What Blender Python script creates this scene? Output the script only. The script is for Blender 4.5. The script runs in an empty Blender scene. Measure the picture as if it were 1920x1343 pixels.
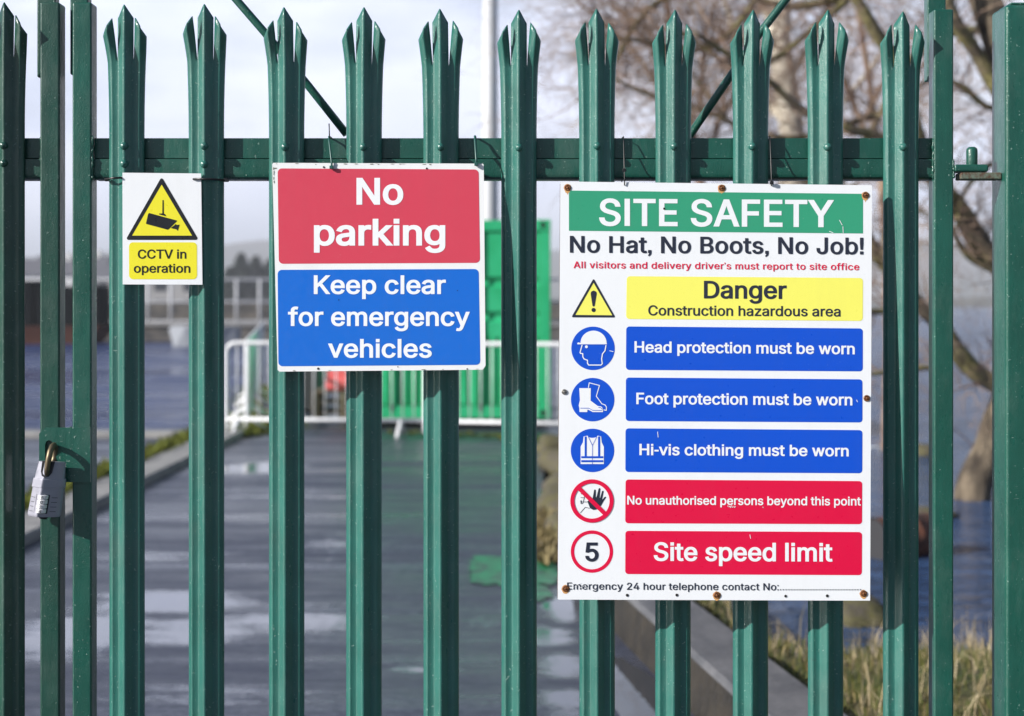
import bpy, bmesh, math, random
from mathutils import Vector, Matrix
from mathutils.geometry import delaunay_2d_cdt
R = math.radians
S = bpy.context.scene

# ------------------------------------------------------------------ camera, sky, sun, exposure
D, EYE, F, HZ = 3.0, 1.53, 2941.0, 570.0        # metres to the gate, eye height, focal length in px, horizon row
cam = bpy.data.cameras.new('camera'); camo = bpy.data.objects.new('camera', cam); S.collection.objects.link(camo)
camo.location = (0, -D, EYE); camo.rotation_euler = (R(90), 0, 0)
cam.sensor_width = 36; cam.lens = F * 36 / 1920; cam.shift_y = -(671.5 - HZ) / 1920
cam.clip_start = 0.05; cam.clip_end = 9000
cam.dof.use_dof = True; cam.dof.focus_distance = 2.965; cam.dof.aperture_fstop = 3.7; cam.dof.aperture_blades = 0
S.camera = camo

SUN_EL, SUN_AZ = R(26.5), R(64)                  # azimuth measured left of the camera's back
sd = Vector((-math.sin(SUN_AZ) * math.cos(SUN_EL), -math.cos(SUN_AZ) * math.cos(SUN_EL), math.sin(SUN_EL)))
sun = bpy.data.lights.new('sun', 'SUN'); sun.energy = 5.0; sun.angle = R(0.5); sun.color = (1.0, 0.96, 0.90)
suno = bpy.data.objects.new('sun', sun); S.collection.objects.link(suno)
suno.rotation_euler = (-sd).to_track_quat('-Z', 'Y').to_euler(); suno.location = (-6, -6, 8)

W = bpy.data.worlds.new('World'); S.world = W; W.use_nodes = True
nt = W.node_tree; nt.nodes.clear()
def wn(t, **k):
    n = nt.nodes.new(t)
    for a, b in k.items(): setattr(n, a, b)
    return n
out = wn('ShaderNodeOutputWorld'); bg = wn('ShaderNodeBackground'); bg.inputs[1].default_value = 0.05
sky = wn('ShaderNodeTexSky', sky_type='NISHITA', sun_disc=False, sun_elevation=SUN_EL,
         sun_rotation=math.atan2(sd.x, sd.y))
sky.air_density = 1.0; sky.dust_density = 0.6; sky.ozone_density = 3.0
tc = wn('ShaderNodeTexCoord'); sep = wn('ShaderNodeSeparateXYZ')
mp = wn('ShaderNodeMapping'); mp.inputs['Scale'].default_value = (1.6, 1.6, 5.0)
noi = wn('ShaderNodeTexNoise'); noi.inputs['Scale'].default_value = 2.2; noi.inputs['Detail'].default_value = 6; noi.inputs['Roughness'].default_value = 0.55
def mth(op, a, b, clamp=False):
    n = wn('ShaderNodeMath', operation=op, use_clamp=clamp)
    for i, v in enumerate((a, b)):
        if isinstance(v, (int, float)): n.inputs[i].default_value = v
        else: nt.links.new(v, n.inputs[i])
    return n.outputs[0]
nt.links.new(tc.outputs['Generated'], mp.inputs[0]); nt.links.new(tc.outputs['Generated'], sep.inputs[0])
nt.links.new(mp.outputs[0], noi.inputs['Vector'])
# cloud bank: full near the horizon in front, breaking up to blue overhead and behind
low = mth('MULTIPLY_ADD', sep.outputs['Z'], -4.4); low.node.inputs[2].default_value = 0.80
fr = mth('MULTIPLY_ADD', sep.outputs['Y'], 1.5); fr.node.inputs[2].default_value = -0.55
nz = mth('MULTIPLY_ADD', noi.outputs['Fac'], 2.4); nz.node.inputs[2].default_value = -1.35
m0 = mth('ADD', mth('ADD', low, fr), nz, True)
mix = wn('ShaderNodeMixRGB'); cr = wn('ShaderNodeMixRGB')
cr.inputs[1].default_value = (12.0, 13.1, 17.4, 1); cr.inputs[2].default_value = (16.8, 17.5, 20.0, 1)
n2 = wn('ShaderNodeTexNoise'); n2.inputs['Scale'].default_value = 3.1; n2.inputs['Detail'].default_value = 4
nt.links.new(mp.outputs[0], n2.inputs['Vector'])
nt.links.new(mth('MULTIPLY_ADD', n2.outputs['Fac'], 2.2, True), cr.inputs[0]); cr.inputs[0].links[0].from_node.inputs[2].default_value = -0.55
nt.links.new(m0, mix.inputs[0]); nt.links.new(sky.outputs[0], mix.inputs[1]); nt.links.new(cr.outputs[0], mix.inputs[2])
nt.links.new(mix.outputs[0], bg.inputs[0]); nt.links.new(bg.outputs[0], out.inputs[0])

S.view_settings.view_transform = 'Standard'; S.view_settings.look = 'None'
S.view_settings.exposure = 0.7; S.view_settings.gamma = 1.0; S.view_settings.use_curve_mapping = False
S.render.engine = 'CYCLES'; S.cycles.use_denoising = True; S.cycles.max_bounces = 8; S.cycles.transparent_max_bounces = 8
S.cycles.volume_bounces = 0

# ------------------------------------------------------------------ helpers
def P(px, py, Y=0.0):                            # a photo pixel seen at depth Y -> point
    d = Y + D
    return Vector(((px - 960) * d / F, Y, EYE - (py - HZ) * d / F))
def G0(px, py, z=0.0):                           # a photo pixel on level z -> point
    d = (EYE - z) * F / (py - HZ)
    return Vector(((px - 960) * d / F, d - D, z))
def tag(o, label=None, cat=None, group=None, kind=None):
    if label: o['label'] = label
    if cat: o['category'] = cat
    if group: o['group'] = group
    if kind: o['kind'] = kind
    return o
def thing(name, loc, label, cat, group=None, rz=0.0):
    o = bpy.data.objects.new(name, None); S.collection.objects.link(o)
    o.location = loc; o.rotation_euler.z = rz; o.empty_display_size = 0.1
    return tag(o, label, cat, group)
class MB:                                        # collects geometry for ONE mesh object
    def __init__(s): s.v = []; s.f = []; s.m = []; s.sm = []
    def add(s, vs, fs, m=0, smooth=False):
        b = len(s.v); s.v += [Vector(v) for v in vs]
        for f in fs: s.f.append([b + i for i in f]); s.m.append(m); s.sm.append(smooth)
    def box(s, a, b, m=0):
        x0, x1 = sorted((a[0], b[0])); y0, y1 = sorted((a[1], b[1])); z0, z1 = sorted((a[2], b[2]))
        s.add([(x0,y0,z0),(x1,y0,z0),(x1,y1,z0),(x0,y1,z0),(x0,y0,z1),(x1,y0,z1),(x1,y1,z1),(x0,y1,z1)],
              [(3,2,1,0),(4,5,6,7),(0,1,5,4),(1,2,6,5),(2,3,7,6),(3,0,4,7)], m)
    def tube(s, pts, rad, n=8, m=0, cap=True, smooth=True):
        pts = [Vector(p) for p in pts]; k = len(pts)
        if isinstance(rad, (int, float)): rad = [rad] * k
        ref = None; vs = []; fs = []
        for i, p in enumerate(pts):
            t = (pts[min(i+1, k-1)] - pts[max(i-1, 0)])
            t = t.normalized() if t.length > 1e-9 else Vector((0, 0, 1))
            if ref is None: ref = Vector((1, 0, 0)) if abs(t.x) < 0.9 else Vector((0, 1, 0))
            a = t.cross(ref).normalized(); b = t.cross(a).normalized(); ref = -b if False else a.cross(t)
            for j in range(n):
                an = 2 * math.pi * j / n
                vs.append(p + (a * math.cos(an) + b * math.sin(an)) * rad[i])
        for i in range(k-1):
            for j in range(n):
                q = (j+1) % n
                fs.append((i*n+j, i*n+q, (i+1)*n+q, (i+1)*n+j))
        s.add(vs, fs, m, smooth)
        if cap:
            b = len(s.v) - len(vs)
            s.f.append([b + j for j in range(n)][::-1]); s.m.append(m); s.sm.append(False)
            s.f.append([b + (k-1)*n + j for j in range(n)]); s.m.append(m); s.sm.append(False)
    def prism(s, poly, off, m=0):                # planar polygon (3D points) pushed by vector off
        n = len(poly); poly = [Vector(p) for p in poly]; off = Vector(off)
        s.add(poly + [p + off for p in poly], [list(range(n)), list(range(n, 2*n))[::-1]] +
              [((i+1) % n, i, n+i, n+(i+1) % n) for i in range(n)], m)
    def build(s, name, mats, parent=None, root=None, bevel=0, fixn=False):
        me = bpy.data.meshes.new(name); o0 = Vector((0, 0, 0)) if root is None else Vector(root)
        me.from_pydata([tuple(v - o0) for v in s.v], [], s.f)
        if not isinstance(mats, (list, tuple)): mats = [mats]
        for m in mats: me.materials.append(m)
        me.polygons.foreach_set('material_index', s.m); me.polygons.foreach_set('use_smooth', s.sm)
        me.update()
        if fixn:
            bm = bmesh.new(); bm.from_mesh(me); bmesh.ops.recalc_face_normals(bm, faces=bm.faces); bm.to_mesh(me); bm.free()
        o = bpy.data.objects.new(name, me); S.collection.objects.link(o)
        if parent is not None: o.parent = parent
        elif root is not None: o.location = o0
        if bevel:
            b = o.modifiers.new('bevel', 'BEVEL'); b.width = bevel; b.segments = 3; b.limit_method = 'ANGLE'; b.angle_limit = R(30)
            b.harden_normals = False
            for p in me.polygons: p.use_smooth = True
            w = o.modifiers.new('wn', 'WEIGHTED_NORMAL'); w.keep_sharp = True
        return o

# ------------------------------------------------------------------ materials
def srgb(r, g, b, k=1.0):
    f = lambda c: ((c/255 + 0.055) / 1.055) ** 2.4 if c > 10 else c/255/12.92
    return (f(r)*k, f(g)*k, f(b)*k, 1)
class Mat:
    def __init__(s, name, col=(0.5, 0.5, 0.5, 1), rough=0.5, metal=0.0, spec=0.5, coat=0.0, coord='Object'):
        s.m = bpy.data.materials.new(name); s.m.use_nodes = True; s.t = s.m.node_tree
        s.b = s.t.nodes['Principled BSDF']
        s.b.inputs['Base Color'].default_value = col if len(col) == 4 else (*col, 1)
        s.b.inputs['Roughness'].default_value = rough; s.b.inputs['Metallic'].default_value = metal
        s.b.inputs['Specular IOR Level'].default_value = spec
        if coat: s.b.inputs['Coat Weight'].default_value = coat; s.b.inputs['Coat Roughness'].default_value = 0.12
        s.tc = s.t.nodes.new('ShaderNodeTexCoord'); s.co = s.tc.outputs[coord]
        if coord == 'Position':
            pass
    def world(s):
        g = s.t.nodes.new('ShaderNodeNewGeometry'); s.co = g.outputs['Position']; return s
    def noise(s, scale, detail=4, rough=0.5, stretch=None, dist=0.0):
        v = s.co
        if stretch:
            mp = s.t.nodes.new('ShaderNodeMapping'); mp.inputs['Scale'].default_value = stretch
            s.t.links.new(v, mp.inputs[0]); v = mp.outputs[0]
        n = s.t.nodes.new('ShaderNodeTexNoise'); n.inputs['Scale'].default_value = scale
        n.inputs['Detail'].default_value = detail; n.inputs['Roughness'].default_value = rough; n.inputs['Distortion'].default_value = dist
        s.t.links.new(v, n.inputs['Vector']); return n.outputs['Fac']
    def ramp(s, v, a, b, ca, cb):
        r = s.t.nodes.new('ShaderNodeValToRGB'); e = r.color_ramp.elements
        e[0].position = a; e[1].position = b
        f = lambda c: (c, c, c, 1) if isinstance(c, (int, float)) else (c if len(c) == 4 else (*c, 1))
        e[0].color = f(ca); e[1].color = f(cb)
        s.t.links.new(v, r.inputs[0]); return r.outputs[0]
    def mixc(s, fac, a, b, mode='MIX'):
        n = s.t.nodes.new('ShaderNodeMixRGB'); n.blend_type = mode
        for i, v in ((0, fac), (1, a), (2, b)):
            if isinstance(v, (int, float)): n.inputs[i].default_value = v if i == 0 else (v, v, v, 1)
            elif isinstance(v, tuple): n.inputs[i].default_value = v if len(v) == 4 else (*v, 1)
            else: s.t.links.new(v, n.inputs[i])
        return n.outputs[0]
    def math(s, op, a, b, clamp=False):
        n = s.t.nodes.new('ShaderNodeMath'); n.operation = op; n.use_clamp = clamp
        for i, v in enumerate((a, b)):
            if isinstance(v, (int, float)): n.inputs[i].default_value = v
            else: s.t.links.new(v, n.inputs[i])
        return n.outputs[0]
    def set(s, inp, v): s.t.links.new(v, s.b.inputs[inp]); return s
    def bump(s, h, strength=0.3, dist=0.002):
        n = s.t.nodes.new('ShaderNodeBump'); n.inputs['Strength'].default_value = strength; n.inputs['Distance'].default_value = dist
        if s.b.inputs['Normal'].links: s.t.links.new(s.b.inputs['Normal'].links[0].from_socket, n.inputs['Normal'])
        s.t.links.new(h, n.inputs['Height']); s.t.links.new(n.outputs[0], s.b.inputs['Normal'])
        if s.b.inputs['Coat Weight'].default_value > 0: s.t.links.new(n.outputs[0], s.b.inputs['Coat Normal'])
        return s

def green_paint(name, base, rough=0.34, flake=0.35):
    m = Mat(name, base, rough, spec=0.5).world()
    n1 = m.noise(9, 4, 0.6); n2 = m.noise(600, 3, 0.6); n3 = m.noise(55, 5, 0.6, (1, 1, 0.35)); n4 = m.noise(190, 2)
    c = m.mixc(m.ramp(n1, 0.35, 0.7, 0, 1), tuple(x*0.86 for x in base[:3]), tuple(x*1.14 for x in base[:3]))
    run = m.noise(70, 4, .6, (1, 1, .05)); c = m.mixc(m.ramp(run, .35, .7, 0, .35), c, tuple(x*0.62 + .004 for x in base[:3]))
    dust = m.math('MULTIPLY', m.ramp(m.noise(14, 6, .7, (1, 1, .5)), .5, .75, 0, 1), .22); c = m.mixc(dust, c, (0.16, 0.20, 0.18))
    # scattered chips and pale specks of the paint
    sp = m.ramp(n4, 0.69, 0.72, 0, 1)
    c = m.mixc(m.math('MULTIPLY', sp, flake), c, (0.36, 0.52, 0.46))
    rust = m.math('MULTIPLY', m.ramp(m.noise(38, 6, 0.7), 0.70, 0.76, 0, 1), 0.5)
    c = m.mixc(rust, c, (0.03, 0.035, 0.028))
    m.set('Base Color', c)
    m.set('Roughness', m.ramp(n3, 0.3, 0.75, rough - 0.08, rough + 0.14))
    m.b.inputs['Coat Weight'].default_value = 0.4; m.b.inputs['Coat Roughness'].default_value = 0.2
    m.bump(n3, 0.5, 0.0018); m.bump(m.noise(330, 3, .65), 0.55, 0.0009); m.bump(sp, 0.6, 0.0008)
    return m.m
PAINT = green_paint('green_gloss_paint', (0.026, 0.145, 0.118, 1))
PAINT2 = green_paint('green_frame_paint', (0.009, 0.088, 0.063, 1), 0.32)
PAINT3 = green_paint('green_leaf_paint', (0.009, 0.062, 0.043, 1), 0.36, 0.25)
GLYPHS = {
 'N': (523, ['60,0 60,509 136,509 343,183 363,151 388,107 414,55 405,54 401,108 399,157 399,195 399,509 463,509 463,0 387,0 202,290 177,331 148,381 108,452 119,454 122,384 124,328 125,291 125,0']),
 'K': (467, ['104,145 104,216 139,261 174,303 212,344 364,509 448,509 231,276 228,276', '60,0 60,509 125,509 125,334 124,225 125,193 125,0', '372,0 188,259 228,309 449,0']),
 'S': (447, ['224,-9 172,-4 128,9 91,31 64,60 46,96 38,137 104,137 110,110 123,88 142,71 166,59 194,52 224,49 257,52 286,60 311,74 329,92 341,114 346,139 342,161 332,179 316,193 296,205 245,222 184,239 128,260 86,289 67,313 56,341 52,372 58,413 75,448 102,476 138,498 180,511 227,516 275,511 316,498 351,476 377,449 394,415 401,378 337,378 326,412 302,437 267,453 225,459 194,456 167,448 145,435 129,418 118,398 115,376 119,352 131,334 148,319 169,308 212,293 264,279 312,264 336,252 359,238 379,220 395,198 405,171 408,139 403,99 386,64 360,34 323,11 278,-4']),
 'I': (189, ['62,0 62,509 127,509 127,0']),
 'T': (449, ['32,452 32,509 417,509 417,452 257,452 257,0 193,0 193,452']),
 'E': (419, ['60,0 60,509 372,509 372,452 125,452 125,286 355,286 355,229 125,229 125,57 375,57 375,0']),
 'A': (480, ['16,0 201,509 276,509 463,0 395,0 287,302 264,372 232,478 245,478 213,371 191,302 85,0', '110,142 110,199 370,199 370,142']),
 'F': (410, ['60,0 60,509 369,509 369,452 125,452 125,278 346,278 346,221 125,221 125,0']),
 'Y': (472, ['203,0 203,208 16,509 91,509 192,344 222,292 250,230 224,230 251,293 280,344 381,509 455,509 268,208 268,0']),
 'H': (517, ['60,0 60,509 125,509 125,289 392,289 392,509 457,509 457,0 392,0 392,232 125,232 125,0']),
 'B': (456, ['60,0 60,509 241,509 289,504 329,491 359,469 381,442 394,410 398,374 395,344 387,320 373,301 356,286 336,275 315,267 315,262 339,257 363,245 385,227 402,203 414,173 418,136 413,100 400,67 377,39 344,18 301,4 247,0', '125,57 245,57 296,63 330,80 349,105 355,137 352,161 342,184 327,203 306,218 279,228 248,231 125,231', '125,285 238,285 265,288 288,296 308,309 323,326 333,348 336,372 330,403 313,429 283,446 240,452 125,452']),
 'J': (396, ['185,-7 143,-2 106,11 75,33 52,63 38,100 33,145 33,173 98,173 98,145 104,104 122,74 149,56 185,50 220,56 248,74 266,104 272,145 272,509 336,509 336,145 332,100 318,63 294,33 263,11 227,-2']),
 'D': (502, ['219,0 96,0 96,57 215,57 272,63 318,81 354,110 379,149 394,198 399,255 394,312 379,361 354,399 320,428 275,446 221,452 93,452 93,509 225,509 294,501 353,478 385,455 412,426 433,391 455,329 462,255 455,181 433,119 411,83 384,54 351,31 291,8', '125,509 125,0 60,0 60,509']),
 'C': (510, ['267,-7 205,1 150,25 104,63 70,115 48,179 40,254 48,329 70,393 104,445 150,484 205,508 267,516 305,513 340,504 373,490 402,471 427,447 448,418 463,385 473,348 408,348 401,373 389,395 375,413 357,428 337,440 315,449 292,454 267,456 223,450 184,432 150,403 125,364 109,314 103,254 109,194 125,145 151,105 184,76 223,59 267,53 292,55 315,60 337,69 357,81 375,96 389,114 401,136 408,160 473,160 463,124 448,91 428,62 402,38 373,19 341,5 305,-4']),
 'V': (480, ['204,0 16,509 84,509 192,206 215,137 248,31 235,31 267,138 290,206 395,509 463,509 278,0']),
 'a': (389, ['160,-9 126,-5 94,5 68,22 48,45 35,73 30,108 34,138 43,161 58,179 78,193 100,203 125,211 178,220 234,227 252,230 265,235 273,243 276,255 276,257 273,279 267,297 256,311 240,322 220,329 196,331 171,329 149,322 132,313 118,301 107,288 100,274 41,291 57,322 79,346 104,364 133,375 163,382 194,384 239,379 263,372 286,360 306,343 322,320 333,290 337,251 337,0 277,0 277,52 272,52 252,25 236,12 215,1 190,-6', '170,45 202,49 228,59 248,74 263,93 272,115 276,138 276,190 259,182 231,176 200,171 175,168 134,159 117,150 103,139 95,124 92,105 94,87 102,72 114,61 130,52 149,47']),
 'b': (424, ['229,-8 198,-5 172,4 153,17 138,31 118,59 112,59 112,0 53,0 53,509 114,509 114,319 118,319 137,346 152,360 171,373 197,381 229,384 274,378 313,361 345,332 370,293 385,245 390,189 385,133 370,84 346,45 313,16 274,-2', '220,47 253,51 279,66 301,88 316,117 325,151 328,189 325,227 316,261 301,290 280,311 253,325 220,330 188,325 161,312 140,291 125,263 116,229 113,189 116,150 125,115 140,86 162,65 188,51']),
 'c': (396, ['207,-8 159,-2 117,16 82,46 56,85 40,133 34,187 40,243 56,291 82,330 117,360 159,378 207,384 234,383 260,377 284,368 305,356 324,341 340,322 353,301 362,277 303,262 290,289 270,311 242,325 207,330 173,325 145,310 124,287 108,258 99,224 96,187 99,151 108,117 124,89 145,66 173,51 207,46 243,52 271,66 292,89 304,117 363,102 354,78 341,56 325,37 306,21 285,9 261,-1 235,-6']),
 'd': (424, ['195,-8 151,-2 111,16 79,45 55,84 39,133 34,189 39,245 55,293 79,332 112,361 151,378 196,384 228,381 253,373 272,360 287,346 306,319 311,319 311,509 372,509 372,0 313,0 313,59 307,59 287,31 272,17 252,4 227,-5', '205,47 236,51 263,65 284,86 299,115 309,150 312,189 309,229 300,263 284,291 263,312 237,325 205,330 172,325 145,311 124,290 108,261 99,227 96,189 99,151 109,117 124,88 145,66 172,51']),
 'e': (404, ['212,-8 161,-2 117,16 82,46 56,85 40,132 34,187 39,242 55,290 81,329 115,359 157,378 205,384 236,382 266,374 294,361 319,341 341,315 357,282 368,242 371,194 371,169 75,169 75,221 338,221 310,202 307,237 298,269 283,294 263,314 237,326 205,330 173,326 146,313 125,294 109,270 99,241 96,211 96,178 100,139 110,106 128,80 151,61 179,50 212,46 234,48 254,53 271,61 285,73 297,88 306,105 365,91 353,63 335,39 311,19 283,4 249,-5']),
 'f': (254, ['228,379 228,327 6,327 6,379', '81,0 81,432 84,461 96,486 113,505 135,519 161,527 187,530 222,527 243,521 227,468 215,472 195,474 171,470 154,460 145,443 142,419 142,0']),
 'g': (425, ['207,-151 168,-148 134,-140 105,-127 82,-110 64,-91 51,-69 101,-41 122,-66 136,-78 154,-88 178,-95 207,-97 249,-92 282,-75 298,-58 308,-34 311,-6 311,68 306,68 287,41 272,28 252,16 227,8 195,5 152,10 113,27 80,53 55,90 39,136 34,191 39,246 55,293 80,332 112,361 152,378 196,384 228,382 253,373 273,360 288,346 308,319 313,319 313,379 372,379 372,-9 367,-54 350,-90 324,-117 291,-136 251,-147', '205,59 237,63 264,75 285,95 300,121 309,154 312,193 309,231 300,264 285,291 264,312 237,325 205,330 172,325 145,312 124,290 109,262 99,229 96,193 99,155 109,123 124,96 145,76 172,63']),
 'h': (410, ['114,227 114,0 53,0 53,509 114,509 114,287 102,287 124,332 152,362 187,379 227,384 264,380 295,369 321,349 341,321 353,285 357,240 357,0 296,0 296,235 290,275 273,304 246,323 210,329 184,326 161,317 141,303 126,283 117,257']),
 'i': (172, ['55,0 55,379 117,379 117,0', '55,442 55,509 117,509 117,442']),
 'k': (381, ['110,137 110,212 121,212 284,379 360,379 184,199 177,199', '53,0 53,509 114,509 114,0', '294,0 148,186 191,229 372,0']),
 'l': (172, ['55,0 55,509 117,509 117,0']),
 'm': (610, ['53,0 53,379 112,379 112,295 108,295 118,323 132,346 151,363 172,376 195,384 219,386 257,380 287,361 309,331 321,295 312,295 322,321 337,343 357,361 381,375 407,383 437,386 468,383 497,372 522,354 541,328 553,296 557,255 557,0 496,0 496,254 490,289 473,313 447,326 419,330 395,328 374,320 358,307 345,290 338,270 335,247 335,0 274,0 274,260 269,288 253,311 229,326 199,330 178,328 158,320 140,307 126,289 117,266 114,238 114,0']),
 'n': (410, ['114,227 114,0 53,0 53,379 112,379 112,287 102,287 124,332 152,362 187,379 227,384 264,380 295,369 321,349 341,321 353,285 357,240 357,0 296,0 296,235 290,275 273,304 246,323 210,329 184,326 161,317 141,303 126,283 117,257']),
 'o': (415, ['207,-8 159,-2 117,16 82,46 56,85 40,133 34,187 40,243 56,291 82,330 117,360 159,378 207,384 256,378 299,360 333,330 359,291 376,243 381,187 376,133 359,85 333,46 299,16 256,-2', '207,46 242,51 270,66 292,89 307,117 316,151 319,187 316,224 307,258 292,287 270,310 242,325 207,330 173,325 145,310 124,287 108,258 99,224 96,187 99,151 108,117 124,89 145,66 173,51']),
 'p': (424, ['53,-143 53,379 112,379 112,319 118,319 137,346 152,360 171,373 197,381 229,384 274,378 313,361 345,332 370,293 385,245 390,189 385,133 370,84 346,45 313,16 274,-2 229,-8 198,-5 173,4 153,17 138,31 118,59 114,59 114,-143', '220,47 253,51 279,66 301,88 316,117 325,151 328,189 325,227 316,261 301,290 280,311 253,325 220,330 188,325 161,312 140,291 125,263 116,229 113,189 116,150 125,115 140,86 162,65 188,51']),
 'r': (259, ['53,0 53,379 112,379 112,321 115,321 130,347 152,367 181,380 213,385 229,384 243,384 243,322 230,324 207,326 182,323 159,315 140,301 126,284 117,262 114,237 114,0']),
 's': (365, ['182,-8 145,-5 112,3 84,18 62,38 45,63 36,94 94,107 105,79 124,60 150,49 181,45 217,50 244,62 262,81 268,103 265,121 254,136 237,147 212,155 149,170 104,186 72,208 53,237 47,274 51,305 65,332 87,354 115,370 149,381 187,384 223,381 254,372 279,358 299,339 314,316 324,290 268,277 258,298 243,316 219,328 187,333 156,329 131,317 114,299 109,277 112,258 124,243 144,232 172,223 229,209 275,194 306,171 325,142 331,107 326,75 312,47 290,24 260,6 223,-5']),
 't': (227, ['204,379 204,327 6,327 6,379', '65,471 126,471 126,98 128,76 136,61 150,53 170,50 185,51 202,54 213,2 192,-3 168,-4 125,2 92,21 72,52 65,93']),
 'u': (410, ['182,-5 146,-1 115,11 89,31 69,59 57,95 53,139 53,379 114,379 114,144 119,105 137,75 164,56 200,50 226,53 249,62 268,77 283,97 293,122 296,153 296,379 357,379 357,0 298,0 298,92 307,92 286,47 257,17 222,0']),
 'v': (389, ['163,0 17,379 84,379 165,155 187,87 206,21 184,21 203,87 224,155 305,379 371,379 226,0']),
 'w': (567, ['138,0 23,379 87,379 133,214 154,137 175,41 165,41 186,135 206,214 252,379 316,379 362,214 382,136 402,41 391,41 413,135 434,214 480,379 545,379 429,0 368,0 319,172 305,225 291,280 277,338 291,338 277,280 263,225 248,172 199,0']),
 'y': (389, ['47,-139 61,-86 71,-87 88,-90 104,-89 118,-84 130,-74 141,-58 151,-36 163,-1 17,379 84,379 165,155 187,87 206,21 184,21 202,87 224,155 305,379 371,379 204,-58 191,-85 177,-107 159,-124 139,-136 117,-143 91,-145 65,-143']),
 'z': (380, ['42,0 42,46 254,320 254,323 48,323 48,379 333,379 333,331 126,60 126,56 339,56 339,0']),
 ',': (150, ['42,0 42,75 108,75 108,10 100,-40 84,-68 50,-92 42,-72 62,-55 74,-32 76,0']),
 '!': (165, ['50,0 50,75 116,75 116,0', '50,509 116,509 116,330 104,150 62,150 50,330']),
 "'": (110, ['35,380 35,509 76,509 76,480 68,420 54,380']),
 '-': (215, ['32,178 32,232 183,232 183,178']),
 '.': (150, ['42,0 42,75 108,75 108,0']),
 ':': (160, ['47,0 47,75 113,75 113,0', '47,305 47,380 113,380 113,305']),
 '2': (453, ['64,0 64,47 234,229 282,282 299,305 311,327 318,348 320,371 317,397 308,419 293,436 273,449 250,457 224,460 196,457 172,447 153,433 139,413 130,390 127,362 66,362 71,405 86,442 111,473 143,496 182,511 225,516 268,511 306,497 337,474 361,445 376,411 381,372 378,345 371,318 357,290 336,259 267,180 153,60 153,57 389,57 389,0']),
 '4': (453, ['40,105 40,158 247,509 311,509 109,166 109,163 413,163 413,105', '282,0 282,121 282,146 282,318 343,318 343,0']),
 '5': (453, ['221,-7 178,-2 140,11 108,32 83,60 66,93 60,130 122,130 127,108 138,89 154,73 173,60 196,52 221,50 250,53 276,64 298,82 314,104 324,131 328,162 324,193 314,221 297,244 275,262 248,273 218,277 192,275 167,268 145,258 128,246 67,253 96,509 366,509 366,452 151,452 134,301 136,301 155,315 178,325 203,331 229,334 263,330 294,321 321,306 345,285 364,260 379,231 388,199 391,163 385,117 369,76 343,41 309,15 268,-1']),
 '0': (453, ['227,-7 174,1 130,24 95,62 69,113 53,178 48,254 53,330 69,395 95,447 130,484 174,508 227,516 279,508 323,484 358,447 384,395 400,330 405,254 400,178 384,113 359,62 323,24 279,1', '227,50 261,56 290,74 313,103 330,144 340,194 344,254 340,314 330,365 313,405 290,435 261,453 227,460 192,453 163,435 140,405 123,365 113,314 109,254 113,194 123,144 140,103 163,74 192,56']),
 '1': (453, ['76,0 76,55 391,55 391,0', '276,509 276,0 212,0 212,448 209,448 86,358 86,427 198,509']),
 '6': (453, ['226,-7 182,-1 142,15 109,40 84,74 69,115 64,162 68,199 80,239 102,285 137,340 252,509 322,509 151,261 145,261 154,275 165,288 179,299 196,307 214,312 235,314 278,309 316,295 346,271 370,240 384,201 389,157 384,112 368,73 343,39 310,14 271,-2', '226,48 254,52 279,63 299,79 314,101 324,128 327,157 324,187 314,213 299,235 279,251 254,262 226,265 198,262 174,252 153,235 138,214 128,188 125,158 128,128 138,102 153,79 174,63 198,52']),
 '7': (453, ['97,0 323,448 323,452 62,452 62,509 391,509 391,449 165,0']),
 '3': (453, ['218,-7 173,-3 133,10 98,30 70,57 52,91 44,132 109,132 115,107 126,87 144,71 165,59 191,52 219,50 248,53 275,61 297,74 315,93 325,116 329,145 326,172 316,196 299,217 275,234 242,244 201,248 157,248 157,299 288,448 288,452 70,452 70,509 372,509 372,461 211,278 211,289 264,288 308,276 344,253 371,222 387,186 393,145 387,103 370,66 344,36 309,12 266,-2']),
 '8': (453, ['226,-7 178,-2 136,11 101,33 74,62 57,96 52,135 55,166 65,195 81,220 101,241 125,256 153,265 153,267 119,282 93,308 76,342 70,380 75,417 90,450 114,477 146,498 184,511 226,516 269,511 306,498 337,477 361,450 377,417 382,380 376,342 359,308 333,282 300,267 300,265 327,256 351,241 372,220 387,195 397,166 401,135 395,96 378,62 352,33 317,11 275,-2', '226,49 258,52 285,60 307,74 323,91 333,113 337,139 333,165 322,189 305,208 283,223 256,232 226,235 196,232 169,223 147,208 130,189 119,165 115,139 119,113 129,91 145,74 167,60 195,52', '226,290 252,292 274,300 293,313 307,330 316,351 319,376 316,399 308,420 294,437 275,449 252,457 226,460 200,457 177,449 159,437 145,420 136,399 133,376 136,351 145,330 159,313 178,300 201,292']),
 '9': (453, ['226,516 271,510 310,494 343,468 368,434 384,393 389,347 385,309 373,270 350,224 315,168 200,0 130,0 301,248 307,248 299,234 287,221 273,210 257,202 238,196 218,195 175,199 137,214 106,237 83,269 68,307 64,352 69,397 85,436 110,469 143,494 182,510', '226,460 199,457 174,446 154,429 138,407 129,381 125,352 129,322 138,295 154,274 174,257 199,247 226,243 254,247 279,257 299,273 314,295 324,321 327,350 324,381 314,407 299,429 279,446 254,457']),
 ' ': (188, []),
}
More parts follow.
